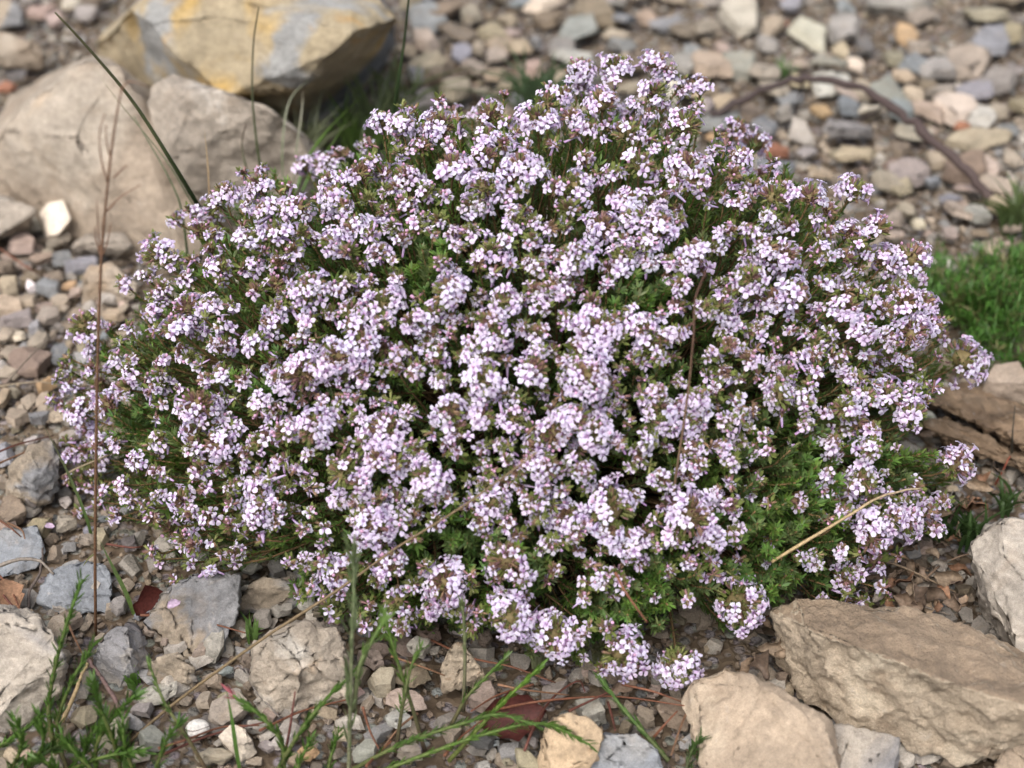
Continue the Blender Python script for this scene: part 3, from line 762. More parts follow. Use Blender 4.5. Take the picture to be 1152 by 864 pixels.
def head_parts(p, axis, r, mpp, seed):
    """calyces, corollas and buds of one flower head centred at p"""
    g = np.random.default_rng(seed)
    cal, cor, bud = Acc(), Acc(), Acc()
    s, u, a = frame(axis, np.array([0, 1.0, .2]))
    Rm = r * mpp * (.95 if r < 24 else .90)
    fl = .0033
    rc = max(Rm - fl * .45, .0018)
    if r >= 17: n = int(8 + (r - 14) * 1.6 + g.integers(-1, 4))
    elif r >= 10: n = int(g.integers(5, 9))
    else: n = int(g.integers(1, 4))
    gap0, gapw = g.uniform(0, 2 * math.pi), g.uniform(.3, 2.3) if r >= 17 else 0
    n = max(1, int(n * (1 - gapw * .10)))
    stage = g.random()
    if stage < .07: n = max(1, int(n * .35))
    elif stage < .2: n = max(1, int(n * .65))
    def dirs(ph, th): return np.cos(th)[:, None] * a + np.sin(th)[:, None] * (np.cos(ph)[:, None] * s + np.sin(ph)[:, None] * u)
    ph = gap0 + gapw + (2 * math.pi - gapw) * (np.arange(n) + g.uniform(-.42, .42, n)) / max(n, 1)
    lvl = g.random(n)
    th = np.where(lvl < .58, g.normal(1.18, .24, n), np.where(lvl < .80, g.normal(1.75, .24, n), g.uniform(.35, 1.0, n)))
    d = dirs(ph, th)
    squash = 1.0 - .22 * np.abs(d @ a)[:, None]
    lob = 1 + .16 * np.sin(ph * g.integers(2, 4) + g.uniform(0, 6)) + g.normal(0, .07, n)
    pos = p + d * rc * 1.05 * squash * lob[:, None] + g.normal(0, .0009, (n, 3))
    nrm = nz(d * 1.0 + a * g.uniform(.15, .75, (n, 1)) + g.normal(0, .22, (n, 3)))
    up = np.tile(a, (n, 1)) * .8 + np.array([0, 0, .9]) + g.normal(0, .25, (n, 3))
    sz = fl * g.uniform(.84, 1.12, n)
    W = orient(COR_V, pos, nrm, up, sz * g.uniform(.82, 1.06, n), sz * g.uniform(.6, 2.4, n))
    W = W + g.normal(0, .00019, W.shape)
    tintv = np.array([1, 1, 1]) * g.uniform(.93, 1.05, (n, 1)) * np.stack([1 + g.normal(0, .025, n), 1 + g.normal(0, .03, n), 1 + g.normal(0, .015, n)], 1)
    cor.add_many(W, COR_F, np.clip(COR_C[None] * tintv[:, None], 0, .92))
    # calyces: under each corolla plus a dome of open and spent ones
    m = int(8 + r * .9 + .034 * r * r) if r > 11 else 5
    ph2, th2 = g.uniform(0, 2 * math.pi, m), np.arccos(g.uniform(-.35, 1, m))
    d2 = np.concatenate([dirs(ph2, th2), d])
    L = .0033 * g.uniform(.8, 1.25, len(d2))
    base = p + d2 * (max(rc - .0042, .0003)) * (1 - .22 * np.abs(d2 @ a)[:, None]) * np.concatenate([g.uniform(.75, 1.05, m), np.full(n, .8)])[:, None]
    W = orient(CAL_V, base, nz(d2 + a * .25 + g.normal(0, .15, d2.shape)), np.tile([0, .3, 1.0], (len(d2), 1)), L * .55, L)
    q = g.random((len(d2), 1)); hue = g.random()
    c_br, c_ol, c_pl = np.array([.285, .19, .12]), np.array([.225, .24, .09]), np.array([.27, .155, .15])
    green = .22 + .5 * (hue > .6)
    cc = np.where(q < green, c_ol, np.where(q < green + .55 * (1 - green), c_br, c_pl)) * g.uniform(.75, 1.3, (len(d2), 1))
    cal.add_many(W, CAL_F, cc[:, None])
    # the green receptacle everything sits on
    W = orient(BLB_V - np.array([0, 0, .5]), p[None], a[None], u[None], rc * 1.0, rc * .8)
    cal.add_many(W, BLB_F, (np.array([.19, .15, .07]) * g.uniform(.8, 1.2))[None, None])
    # a few bracts among the calyces
    k = int(5 + r * .4) if r > 11 else 3
    ph3, th3 = g.uniform(0, 2 * math.pi, k), g.uniform(.9, 2.2, k); d3 = dirs(ph3, th3)
    W = orient(LF_V, p + d3 * rc * .45, nz(d3 + a * .4), np.tile(a, (k, 1)), .0017, .0046)
    cal.add_many(W, LF_F, (np.array([.11, .135, .035]) * g.uniform(.7, 1.3, (k, 1)))[:, None])
    nb = int((g.integers(0, 3) + r // 14) * (3 if .07 <= stage < .2 else 1))
    ph4, th4 = g.uniform(0, 2 * math.pi, nb), np.arccos(g.uniform(-.1, 1, nb)); d4 = dirs(ph4, th4)
    W = orient(BLB_V, p + d4 * rc * .88, nz(d4 + a * .3), np.tile([0, .3, 1.0], (nb, 1)), .0015 * g.uniform(.7, 1.2, nb), .0019)
    bud.add_many(W, BLB_F, (np.array([.56, .33, .48]) * g.uniform(.85, 1.2, (nb, 1)))[:, None])
    return cal, cor, bud


bush = empty("thyme_bush", (0, 0, 0))
tag(bush, "round cushion of flowering thyme covered in pale lilac flower heads", "bush")

TO_LIGHT = nz(np.array([-.15, -.5, .83]))      # flowers turn towards the light
heads = []
g = np.random.default_rng(3)
for px, py, r in HEADS:
    push = 1.0 if r >= 17 else (.975 if r >= 11 else .95)
    p = on_bush(px, py, push * g.uniform(.97, 1.03))
    w = np.linalg.norm(p - O)
    n = grad(p)
    ax = nz(n * .52 + np.array([0, 0, .5]) + TO_LIGHT * .38 + g.normal(0, .18, 3))
    heads.append((p, ax, r, w / FPX))
PATCHES = ((885, 600, 44, 32), (900, 530, 32, 24), (868, 652, 36, 18), (590, 640, 28, 20), (745, 662, 36, 22), (300, 430, 26, 20), (725, 330, 34, 22), (480, 300, 20, 20), (560, 620, 36, 14),
           (355, 500, 30, 24), (330, 600, 40, 20), (690, 690, 50, 16), (500, 600, 34, 16))
HP = np.array([h[:2] for h in HEADS]); HR = np.array([h[2] for h in HEADS]); extra = []
for _ in range(12000):             # small heads between the big ones
    if len(extra) >= 275: break
    px, py = g.uniform(70, 1100), g.uniform(70, 760)
    dd = np.hypot(HP[:, 0] - px, HP[:, 1] - py)
    if not 9 < dd.min() < 44 or np.partition(dd, 3)[3] > (78 if 780 < px < 960 and 480 < py < 660 else 52) or (dd < HR * .6 + 4).any(): continue
    if any(((px - a) / b) ** 2 + ((py - c) / d) ** 2 < 1 for a, c, b, d in PATCHES): continue
    if any(math.hypot(px - a, py - b) < 14 for a, b in extra): continue
    extra.append((px, py))
    p = on_bush(px, py, g.uniform(.95, 1.01)); w = np.linalg.norm(p - O)
    heads.append((p, nz(grad(p) * .5 + np.array([0, 0, .5]) + TO_LIGHT * .45 + g.normal(0, .22, 3)), g.uniform(7, 16), w / FPX))
tiny = []
for _ in range(9000):              # single young heads with a few flowers, in what gaps are left
    if len(tiny) >= 120: break
    px, py = g.uniform(75, 1095), g.uniform(75, 750)
    dd = np.hypot(HP[:, 0] - px, HP[:, 1] - py)
    if dd.min() > 34 or (dd < HR * .7 + 2).any() or np.partition(dd, 3)[3] > 60 or any(math.hypot(px - a, py - b) < 13 for a, b in extra + tiny): continue
    if any(((px - a) / b) ** 2 + ((py - c) / d) ** 2 < .8 for a, c, b, d in PATCHES): continue
    tiny.append((px, py)); p = on_bush(px, py, g.uniform(.96, 1.01)); w = np.linalg.norm(p - O)
    heads.append((p, nz(grad(p) * .45 + np.array([0, 0, .5]) + TO_LIGHT * .5 + g.normal(0, .22, 3)), g.uniform(5.5, 9), w / FPX))
# heads on the far side of the bush
for _ in range(70):
    a = g.uniform(.1, math.pi - .1); e = g.uniform(.05, 1.0)
    n0 = np.array([math.cos(a) * math.cos(e), math.sin(a) * math.cos(e), math.sin(e)])
    p = EC + EA * n0 * g.uniform(.93, .99)
    if p[1] < .075: continue
    heads.append((p, nz(grad(p) * .6 + np.array([0, 0, .6]) + g.normal(0, .2, 3)), g.uniform(12, 24), .0005))

order = sorted(range(len(HEADS)), key=lambda i: -HEADS[i][2])
big = set(order[:96])
rest = [Acc(), Acc(), Acc()]
for i, (p, ax, r, mpp) in enumerate(heads):
    parts = head_parts(p, ax, r, mpp, 1000 + i); parts[0].merge(parts[2])
    if i in big:
        h = parts[0].build("flower_head", M_CALYX, bush)
        parts[1].build("petals", M_PETAL, h)
    else:
        for A, B in zip(rest, parts): A.merge(B)
h = rest[0].build("flower_head", M_CALYX, bush); h["kind"] = "stuff"; h["label"] = "the many smaller flower heads between the large ones"
rest[1].build("petals", M_PETAL, h)

# shoots: woody stems with whorls of small leaves
leafA = Acc(); stems = []


def shoot(base, tip, axis, n_nodes, span, per, ll, hue, rad=.0007, tip_tuft=True):
    L = np.linalg.norm(tip - base)
    c1 = base + (tip - base) * .45 + np.array([0, 0, .22 * L]) + g.normal(0, .03 * L, 3)
    c2 = tip - axis * min(.35 * L, .035)
    t = np.linspace(0, 1, 9)[:, None]
    pts = (1 - t) ** 3 * base + 3 * (1 - t) ** 2 * t * c1 + 3 * (1 - t) * t * t * c2 + t ** 3 * tip
    stems.append((pts, rad))
    # leaf nodes along the last `span` metres
    tt = 1 - (np.arange(n_nodes) + g.uniform(0, .5)) / n_nodes * min(.92, span / (L + 1e-6))
    pos = (1 - tt[:, None]) ** 3 * base + 3 * (1 - tt[:, None]) ** 2 * tt[:, None] * c1 + 3 * (1 - tt[:, None]) * tt[:, None] ** 2 * c2 + tt[:, None] ** 3 * tip
    tan = nz(3 * (1 - tt[:, None]) ** 2 * (c1 - base) + 6 * (1 - tt[:, None]) * tt[:, None] * (c2 - c1) + 3 * tt[:, None] ** 2 * (tip - c2))
    pp = np.repeat(pos, per, 0); tn = np.repeat(tan, per, 0)
    rnd3 = g.normal(0, 1, pp.shape); side = nz(rnd3 - (rnd3 * tn).sum(1, keepdims=True) * tn)
    d = nz(side * g.uniform(.5, 1.2, (len(pp), 1)) + tn * g.uniform(.35, 1.0, (len(pp), 1)) + np.array([0, 0, .18]))
    lw = g.uniform(.75, 1.2, len(pp))
    W = orient(LF_V, pp + g.normal(0, .0004, pp.shape), d, tn, .00100 * lw * ll, .0042 * lw * ll * g.uniform(.8, 1.2, len(pp)))
    cc = hue * g.uniform(.7, 1.35, (len(pp), 1)) * (1 + g.normal(0, .08, pp.shape))
    leafA.add_many(W, LF_F, np.clip(cc, .01, .6)[:, None])


HUES = [np.array([.125, .205, .052]), np.array([.105, .170, .050]), np.array([.155, .200, .082]), np.array([.105, .150, .055]), np.array([.150, .235, .055])]


def base_for(p):
    q = EC + (p - EC) * np.array([.30, .30, 0]); q[2] = .004
    return q + np.append(g.normal(0, .022, 2), 0)


for p, ax, r, mpp in heads:
    tip = p - ax * (.3 * r * mpp)
    shoot(base_for(p), tip, ax, 17, .075, 5, .95, HUES[g.integers(0, 5)], .00055)
# leafy shoots without flowers
def covered(p, lim=34):
    x, y, _ = proj(p); return np.hypot(HP[:, 0] - x, HP[:, 1] - y).min() < lim or any(((x - a) / b) ** 2 + ((y - c) / d) ** 2 < 2 for a, c, b, d in PATCHES)


for i in range(2300):
    a = g.uniform(0, 2 * math.pi); e = math.asin(g.uniform(.02, 1.0))
    n0 = np.array([math.cos(a) * math.cos(e), math.sin(a) * math.cos(e), math.sin(e)])
    p = EC + EA * n0 * g.uniform(.74, .955)
    if p[2] < .012: p[2] = .012 + g.uniform(0, .01)
    if not covered(p): continue
    ax = nz(grad(p) * .5 + np.array([0, 0, .7]) + g.normal(0, .2, 3))
    shoot(base_for(p), p, ax, 13, .040, 7, g.uniform(.9, 1.2), HUES[g.integers(0, 5)], .0006)
# the green flower-poor patches of the photograph
for (x0, y0, rx, ry, n) in ((890, 590, 75, 55, 90), (900, 520, 60, 50, 50), (860, 650, 60, 28, 40), (590, 640, 50, 35, 30), (740, 660, 60, 40, 40), (300, 430, 40, 30, 25), (720, 330, 45, 28, 25),
                            (480, 300, 30, 30, 16), (560, 620, 50, 20, 16), (1010, 530, 40, 26, 18), (120, 390, 26, 14, 10), (690, 690, 60, 24, 30), (150, 480, 50, 50, 25), (500, 600, 60, 24, 25)):
    for _ in range(n):
        px, py = x0 + g.normal(0, rx * .5), y0 + g.normal(0, ry * .5)
        p = on_bush(px, py, g.uniform(.90, 1.0))
        ax = nz(grad(p) * .6 + np.array([0, 0, .6]) + g.normal(0, .2, 3))
        shoot(base_for(p), p, ax, 13, .030, 8, g.uniform(.9, 1.15), HUES[g.integers(0, 5)] * np.array([1.0, 1.06, 1.0]), .0006)
fo = leafA.build("foliage", M_LEAF, bush); fo["kind"] = "stuff"
longest = sorted(range(len(heads)), key=lambda i: -HEADS[i][2] if i < len(HEADS) else 0)[:90]
restS = Acc()
for i, (pts, rad) in enumerate(stems):
    c0, c1 = np.array([.13, .085, .055]) * g.uniform(.8, 1.2), np.array([.185, .12, .055]) * g.uniform(.8, 1.2)
    if i in set(longest):
        A = Acc(); tube(A, smooth_path(pts, 14), rad * 1.7, rad, c0, c1, 6); A.build("stem", M_STEM, bush)
    else:
        tube(restS, pts, rad * 1.8, rad * .8, c0, c1, 4)
so = restS.build("stem", M_STEM, bush); so["kind"] = "stuff"; so["label"] = "the many thin stems inside the cushion"

# ------------------------------------------------------------------ grasses, stalks, sprigs, litter
def path_px(pts, n=14, y0=None):
    """pts: (px, py, z); a missing z keeps the plant upright over its first point"""
    if y0 is None: y0 = P(pts[0][0], pts[0][1], pts[0][2] if len(pts[0]) > 2 else 0.0)[1]
    out = []
    for t in pts:
        out.append(P(*t) if len(t) > 2 else Q(t[0], t[1], y0))
    return smooth_path(out, n)


def auto(o, what, colour, size, shape, px, py):
    STONES.append(dict(o=o, what=what, colour=colour, size=size, shape=shape, px=px, py=py))


def blade(acc, pts, w, c0, c1, fold=.3):
    """a grass blade: tapered, folded strip with two sides"""
    pts = np.asarray(pts); n = len(pts); tan = nz(np.gradient(pts, axis=0))
    s = nz(np.cross(tan, np.array([.2, 1.0, .3]))); b = np.cross(s, tan)
    t = np.linspace(0, 1, n)[:, None]; ww = w * np.minimum(1, (1 - t) * 2.2 + .06) * (.7 + .3 * np.minimum(1, t * 4))
    L, M, Rr = pts - s * ww, pts - b * ww * fold, pts + s * ww
    V = np.stack([L, M, Rr], 1).reshape(-1, 3)
    C = np.repeat((np.asarray(c0) * (1 - t) + np.asarray(c1) * t)[:, None], 3, 1).reshape(-1, 3)
    F = []
    for i in range(n - 1):
        for j in range(2):
            p = i * 3 + j; F += [(p, p + 1, p + 3), (p + 1, p + 4, p + 3)]
    acc.add(V, F, C)


DG, MG, LG, OL = (.035, .065, .022), (.07, .14, .03), (.15, .24, .06), (.13, .14, .05)


def grass_blade(label, pts, w=.0011, c0=DG, c1=DG, cat="grass blade", n=16, round_=False):
    A = Acc(); p = path_px(pts, n)
    if round_: tube(A, p, w, w * .35, c0, c1, 6)
    else: blade(A, p, w, c0, c1)
    o = A.build("grass_stalk", M_GRASS, origin=p[0])
    return tag(o, label, cat, "grass blades round the bush")


grass_blade("thick dark green blade leaning left across the big tan boulder", [(225, 235, .13), (195, 185, .165), (150, 115, .20), (100, 55, .23), (62, 14, .25)], .0014, DG, (.12, .11, .06), round_=True)
grass_blade("pale thin blade behind the dark leaning blade", [(218, 232, .12), (185, 178, .15), (130, 110, .17), (95, 60, .18)], .0007, (.14, .15, .10), (.30, .28, .2))
grass_blade("grey-green stalk curving up to the left behind the bush's left shoulder", [(212, 300, .06), (205, 240, .10), (190, 200, .12), (150, 130, .15)], .0009, (.09, .13, .06), (.12, .15, .08), round_=True)
grass_blade("tall dark green stem rising behind the top left of the bush", [(425, 190, .09), (436, 172, .10), (447, 100, .15), (455, 45, .18), (461, -15, .22)], .0015, DG, DG, round_=True)
grass_blade("upright slim green blade before the grey pointed slab", [(297, 205, .09), (290, 170, .11), (284, 110, .14), (285, 50, .17), (291, 8, .20)], .0010, (.06, .09, .03), (.09, .08, .05), round_=True)
grass_blade("short green stalk with a dark pointed bud before the grey pointed slab", [(283, 212, .09), (276, 185, .105), (272, 160, .115), (277, 140, .125)], .0009, (.07, .11, .04), (.08, .04, .03), round_=True)
grass_blade("thin pale bent blade with drooping tip right of the slim blade", [(318, 200, .08), (318, 160, .10), (325, 115, .12), (345, 92, .13), (362, 88, .125)], .0006, (.12, .16, .07), (.30, .28, .24))
grass_blade("thin straight grey blade beside the bent pale one", [(330, 205, .08), (334, 165, .10), (340, 120, .12), (340, 102, .13)], .0006, (.12, .15, .08), (.3, .27, .22))
grass_blade("light green blade arching right at the shoulder of the grey slab", [(333, 215, .08), (345, 180, .095), (370, 145, .11), (410, 105, .12)], .0010, MG, LG)
grass_blade("second light green blade arching right, lower than its neighbour", [(340, 215, .08), (352, 190, .09), (375, 160, .10), (398, 120, .11)], .0010, MG, LG)
grass_blade("fine brown-tipped blade standing on top of the pink flower shoulder at left", [(236, 235, .13), (234, 190, .15), (230, 145, .17)], .0006, (.25, .17, .1), (.35, .27, .18))
grass_blade("dark brown bare stem crossing the bush's left shoulder", [(292, 322, .12), (275, 285, .135), (252, 240, .15), (236, 215, .16)], .0008, (.07, .04, .03), (.10, .06, .04), "stem", round_=True)
grass_blade("long dark blade crossing the tan-brown cracked rock at the left edge", [(104, 610, .0), (98, 585, .02), (80, 540, .04), (58, 495, .055), (38, 458, .065)], .0011, MG, (.08, .06, .05))
grass_blade("green blade with a dark tip pointing up inside the bush's left edge", [(192, 592, .015), (186, 570, .03), (176, 535, .05), (163, 505, .065)], .0012, (.13, .24, .04), (.07, .09, .04))
grass_blade("stout green blade leaning left over the blue-grey slab behind the dry stalk", [(152, 695, .0), (142, 668, .015), (128, 640, .03), (112, 608, .045)], .0014, (.14, .22, .06), (.08, .11, .05))
grass_blade("long pale green blade slanting up through the bush front at left of centre", [(392, 560, .05), (390, 505, .08), (380, 465, .10), (362, 420, .13)], .0009, (.16, .22, .09), (.20, .24, .12), round_=True)
grass_blade("forked side shoot of the pale green blade in the bush front", [(388, 500, .085), (391, 480, .095), (393, 452, .11)], .0007, (.16, .22, .09), (.5, .42, .55), round_=True)
grass_blade("thin green blade in front of the rust-streaked rock's left foot", [(272, 880, .0), (266, 845, .02), (261, 810, .035), (254, 772, .05)], .0010, MG, MG)
grass_blade("dark straight stalk on the weathered wood at the right", [(1138, 520, .0), (1139, 490, .02), (1142, 455, .035)], .0007, (.05, .05, .04), (.07, .06, .05), "stem", round_=True)


def tuft(label, px, py, n, hpx, spread, w, c0, c1, cat="grass tuft", lean=0.0, seed=0):
    rr = np.random.default_rng(seed + int(px)); b = P(px, py, 0.0); A = Acc()
    mpp = np.linalg.norm(b - O) / FPX
    for i in range(n):
        h = hpx * mpp * rr.uniform(.5, 1.1); dr = rr.normal(0, spread, 2) + np.array([lean, 0])
        st = b + np.array([rr.normal(0, .22), rr.normal(0, .22), 0]) * spread * h
        pts = [st, st + np.array([dr[0] * h * .25, dr[1] * h * .25, h * .5]), st + np.array([dr[0] * h * .8, dr[1] * h * .8, h * (.95 - .3 * min(1, abs(dr).sum()))])]
        k = rr.uniform(.75, 1.25)
        blade(A, smooth_path(pts, 8), w * rr.uniform(.7, 1.2), np.array(c0) * k, np.array(c1) * k)
    o = A.build("grass_tuft", M_GRASS, origin=b)
    return tag(o, label, cat, "grass tufts among the stones")


tuft("blurred tuft of fine blue-green grass behind the top of the bush", 606, 138, 60, 100, .5, .0014, (.07, .11, .06), (.10, .15, .085))
tuft("sparse tuft of fine grass behind the dark stem at the bush's upper left", 455, 135, 24, 90, .55, .0012, (.09, .13, .05), (.16, .19, .09))
tuft("green grass tuft at the right end of the grey pointed slab", 405, 190, 34, 95, .45, .0016, (.07, .13, .03), (.14, .22, .06))
tuft("wispy pale grass standing behind the left shoulder of the bush", 345, 212, 40, 130, .35, .0011, (.12, .15, .08), (.22, .24, .15))
tuft("wispy grey-green grass left of the tall dark stem", 420, 175, 44, 130, .5, .0011, (.10, .14, .07), (.18, .21, .12))
tuft("dark grass tuft at the right edge above the green cushion plant", 1138, 268, 34, 85, .4, .0016, (.05, .085, .03), (.10, .13, .05))
tuft("dark green fine grass between the leaf litter and the pale ridged rock", 1085, 610, 40, 60, .6, .0009, (.03, .065, .02), (.07, .12, .04))
tuft("second dark green grass tuft among the leaf litter, nearer the bush", 1050, 600, 26, 55, .7, .0009, (.03, .06, .02), (.06, .11, .035))
tuft("dark grass tuft right behind the pale ridged rock", 1130, 578, 24, 50, .55, .0009, (.035, .07, .02), (.07, .12, .04))
tuft("few fresh green blades sprouting beside the pale grey block", 152, 778, 9, 55, .3, .0013, (.10, .20, .04), (.16, .30, .07))
tuft("small green grass tuft beside the tan and grey slab's right end", 284, 722, 10, 40, .35, .0009, (.09, .15, .04), (.14, .24, .07))
tuft("pale dry grass tuft standing in front of the bush near its middle", 606, 752, 12, 80, .22, .0008, (.15, .17, .09), (.27, .27, .18))
tuft("short pale grass tuft below the lowest flower heads", 672, 742, 14, 60, .35, .0008, (.14, .16, .08), (.26, .25, .16))
tuft("low green grass at the very bottom between the tan rocks", 790, 856, 16, 34, .6, .0010, (.05, .10, .025), (.12, .20, .05))
tuft("green shoot in the lower left corner before the tan stone", 143, 868, 10, 52, .22, .0016, (.10, .19, .05), (.17, .28, .09))
tuft("tiny green tuft in the gap of the yellow boulder", 186, 104, 8, 30, .3, .0012, (.06, .15, .03), (.10, .24, .05))
tuft("green grass in the cleft left of the grey pointed slab", 186, 185, 16, 70, .25, .0012, (.05, .10, .03), (.08, .16, .04))
tuft("small tuft behind the stones near the arching twig's left end", 880, 92, 12, 34, .4, .001, (.08, .14, .05), (.11, .2, .07))


def sprig(label, pts, n_leaf=40, ll=.0058, lw=.0011, c=(.085, .17, .03), stem_c=(.11, .13, .045), r=.0008, spread=.8, from_=.12, tip=None, name="leafy_sprig"):
    p = path_px(pts, 22); o = empty(name, tuple(p[0])); tag(o, label, "sprig", "green leafy sprigs in the foreground")
    A = Acc(); tube(A, p, r * 1.25, r * .6, stem_c, c, 6); A.build("stem", M_STEM, o)
    rr = np.random.default_rng(int(pts[0][0] * 7 + pts[-1][1]))
    u = np.sort(rr.uniform(from_, 1, n_leaf)) * (len(p) - 1.001); i = u.astype(int); f = (u - i)[:, None]
    pos = p[i] * (1 - f) + p[i + 1] * f; tan = nz(p[i + 1] - p[i])
    q = rr.normal(0, 1, pos.shape); side = nz(q - (q * tan).sum(1, keepdims=True) * tan)
    d = nz(tan + side * spread * rr.uniform(.5, 1.2, (n_leaf, 1)))
    s = rr.uniform(.7, 1.2, n_leaf)
    B = Acc(); cc = np.array(c) * rr.uniform(.75, 1.35, (n_leaf, 1))
    if tip is not None: cc = np.where((u / len(p) > .85)[:, None], np.array(tip), cc)
    B.add_many(orient(LF_V, pos, d, tan, lw * s * 1.05, ll * s), LF_F, cc[:, None])
    B.build("foliage", M_GRASS, o)
    return o


FG = (.072, .140, .028); GG = (.17, .22, .11)
sprig("upright bushy green sprig before the pale layered corner rock", [(72, 880, 0), (56, 815, .02), (58, 770, .035), (74, 705, .065), (93, 652, .085)], 130, .0064, .0011, FG, (.09, .07, .035), .0010, .7)
sprig("forked green sprig leaning right beside the bushy upright one", [(80, 880, 0), (64, 820, .02), (82, 765, .045), (106, 724, .06)], 90, .0064, .0011, FG, (.09, .07, .035), .0009, .7)
sprig("low green sprig creeping in from the left edge", [(-30, 858, .005), (5, 836, .012), (28, 820, .02), (46, 806, .028)], 80, .006, .0011, FG, (.10, .12, .04), .0009, .55)
sprig("dense blurred green sprig left of the brown stem in the lower left", [(140, 885, 0), (128, 835, .03), (112, 795, .05), (104, 768, .06)], 90, .0068, .0013, FG, (.09, .07, .03), .0009, .8)
sprig("green sprig bending right in the lower left corner", [(112, 890, 0), (108, 842, .025), (128, 806, .04), (152, 782, .05)], 80, .0068, .0013, FG, (.09, .07, .03), .0009, .8)
sprig("short dense green sprig at the bottom edge left of the pale shoot", [(85, 900, 0), (92, 860, .015), (98, 835, .025), (112, 815, .032)], 90, .0066, .0012, FG, (.08, .07, .03), .0009, .9)
sprig("dark low sprig in the bottom left corner", [(20, 900, 0), (36, 862, .012), (60, 842, .022), (84, 832, .03)], 60, .006, .0011, (.06, .115, .025), (.08, .05, .04), .0009, .8)
sprig("thin brown-stemmed sprig arching left over the grey chips", [(240, 880, 0), (212, 832, .025), (184, 788, .04), (166, 742, .055)], 34, .0060, .001, (.10, .16, .045), (.12, .07, .05), .0008, .6, .0)
sprig("grey-green leafy stem standing before the rust-streaked rock's right side", [(392, 885, 0), (394, 800, .045), (396, 720, .085), (398, 650, .115), (396, 622, .128)], 66, .0125, .0013, GG, (.15, .15, .09), .0008, .42, .12)
sprig("second grey-green shoot branching right from the tall leafy stem", [(398, 800, .04), (404, 752, .07), (418, 722, .085), (428, 705, .095)], 22, .0115, .0013, (.13, .21, .06), (.14, .15, .08), .0009, .4)
sprig("green sprig rising right across the rust-streaked rock's foot", [(300, 890, 0), (332, 832, .03), (362, 792, .045), (396, 758, .06)], 74, .0068, .0012, FG, (.10, .10, .04), .0009, .55)
sprig("green sprig leaning left with a pinkish tip by the white shell", [(318, 890, 0), (318, 840, .025), (296, 808, .04), (262, 782, .05)], 60, .0068, .0012, FG, (.10, .11, .04), .0009, .55, .1, (.30, .08, .10))
sprig("thin dark red stem standing before the rust-streaked rock", [(316, 870, 0), (326, 820, .03), (332, 778, .05)], 5, .004, .0008, (.14, .05, .04), (.12, .045, .04), .0006, .6)
sprig("long green sprig lying to the right along the bottom edge", [(395, 880, .0), (470, 852, .012), (545, 826, .022), (610, 814, .028), (664, 838, .03)], 150, .0062, .0010, (.08, .145, .03), (.10, .13, .04), .0008, .6, .0, None)
sprig("green sprig just above the long lying one, pointing right", [(385, 872, .002), (450, 838, .018), (520, 814, .028), (560, 804, .034), (604, 816, .034)], 120, .0062, .0010, (.075, .135, .032), (.10, .11, .04), .0008, .6)
sprig("green sprig slanting up right beside the dark red bark curl", [(505, 856, 0), (545, 812, .02), (572, 784, .032), (606, 752, .045)], 84, .0060, .0011, (.10, .19, .03), (.12, .14, .04), .0009, .42)
sprig("short green sprig over the cream-yellow pointed stone", [(508, 815, 0), (524, 786, .016), (544, 764, .026), (566, 742, .036)], 44, .0060, .0010, (.095, .17, .04), (.11, .09, .05), .0008, .5)
sprig("dark-stemmed sprig with green top rising to the bush's lower left flowers", [(478, 845, 0), (462, 790, .03), (446, 740, .055), (432, 692, .075)], 46, .0070, .0013, (.10, .18, .035), (.10, .07, .05), .0009, .6, .35)
sprig("sprig of small leaves on a dark stem between two tan stones", [(445, 850, 0), (452, 800, .03), (462, 752, .05), (474, 728, .06)], 40, .0056, .0011, (.10, .17, .04), (.09, .06, .045), .0008, .7, .3)
sprig("pale upright grassy shoot in front of the cream-yellow pointed stone", [(521, 800, 0), (523, 750, .03), (522, 700, .055), (520, 682, .065)], 34, .0075, .0010, (.17, .21, .10), (.16, .14, .09), .0008, .3, .4)
sprig("narrow green sprig lying diagonally under the lowest flower heads", [(752, 856, .004), (726, 826, .012), (700, 796, .02), (676, 764, .03)], 70, .0070, .0010, (.09, .16, .045), (.12, .14, .06), .0009, .35, .0)
sprig("low dark sprig right of the flat blue-grey rock", [(770, 880, 0), (776, 850, .012), (790, 828, .02)], 40, .0052, .001, (.06, .11, .03), (.07, .06, .04), .0007, .8)
sprig("small green sprig at the bottom between stones, left of centre", [(364, 890, 0), (372, 852, .018), (380, 826, .028)], 44, .0062, .0011, FG, (.1, .1, .04), .0008, .6)
sprig("green sprig before the rust-orange pebble on the bottom edge", [(322, 895, 0), (338, 856, .018), (350, 830, .03)], 50, .0062, .0011, (.08, .16, .03), (.1, .1, .04), .0008, .7)


for lab_, pts_, nl in (("green sprig at the bottom edge, right of the creeping one", [(24, 905, 0), (30, 868, .015), (48, 838, .03), (44, 806, .045)], 80),
                       ("leaning green sprig between the brown-stemmed one and the dense one", [(160, 900, 0), (150, 868, .015), (140, 836, .03), (138, 806, .042)], 70),
                       ("green sprig with drooping tip above the lower left corner", [(-10, 900, 0), (12, 866, .02), (24, 838, .035), (16, 806, .05)], 80),
                       ("bushy low green sprig in the middle of the lower left tangle", [(120, 905, 0), (108, 872, .018), (84, 846, .03), (70, 828, .036)], 90),
                       ("green sprig crossing the tangle of sprigs from left to right", [(40, 890, .004), (80, 866, .018), (122, 850, .026), (160, 846, .028)], 80),
                       ("short blurred sprig filling the bottom left of the tangle", [(62, 905, 0), (66, 882, .016), (58, 862, .028), (40, 852, .034)], 70),
                       ("fresh green sprig right of the pale shoot by the cream stone", [(182, 900, 0), (176, 868, .018), (186, 836, .032), (200, 815, .038)], 60)):
    sprig(lab_, pts_, nl, .0068, .0012, FG, (.09, .07, .03), .0009, .75)

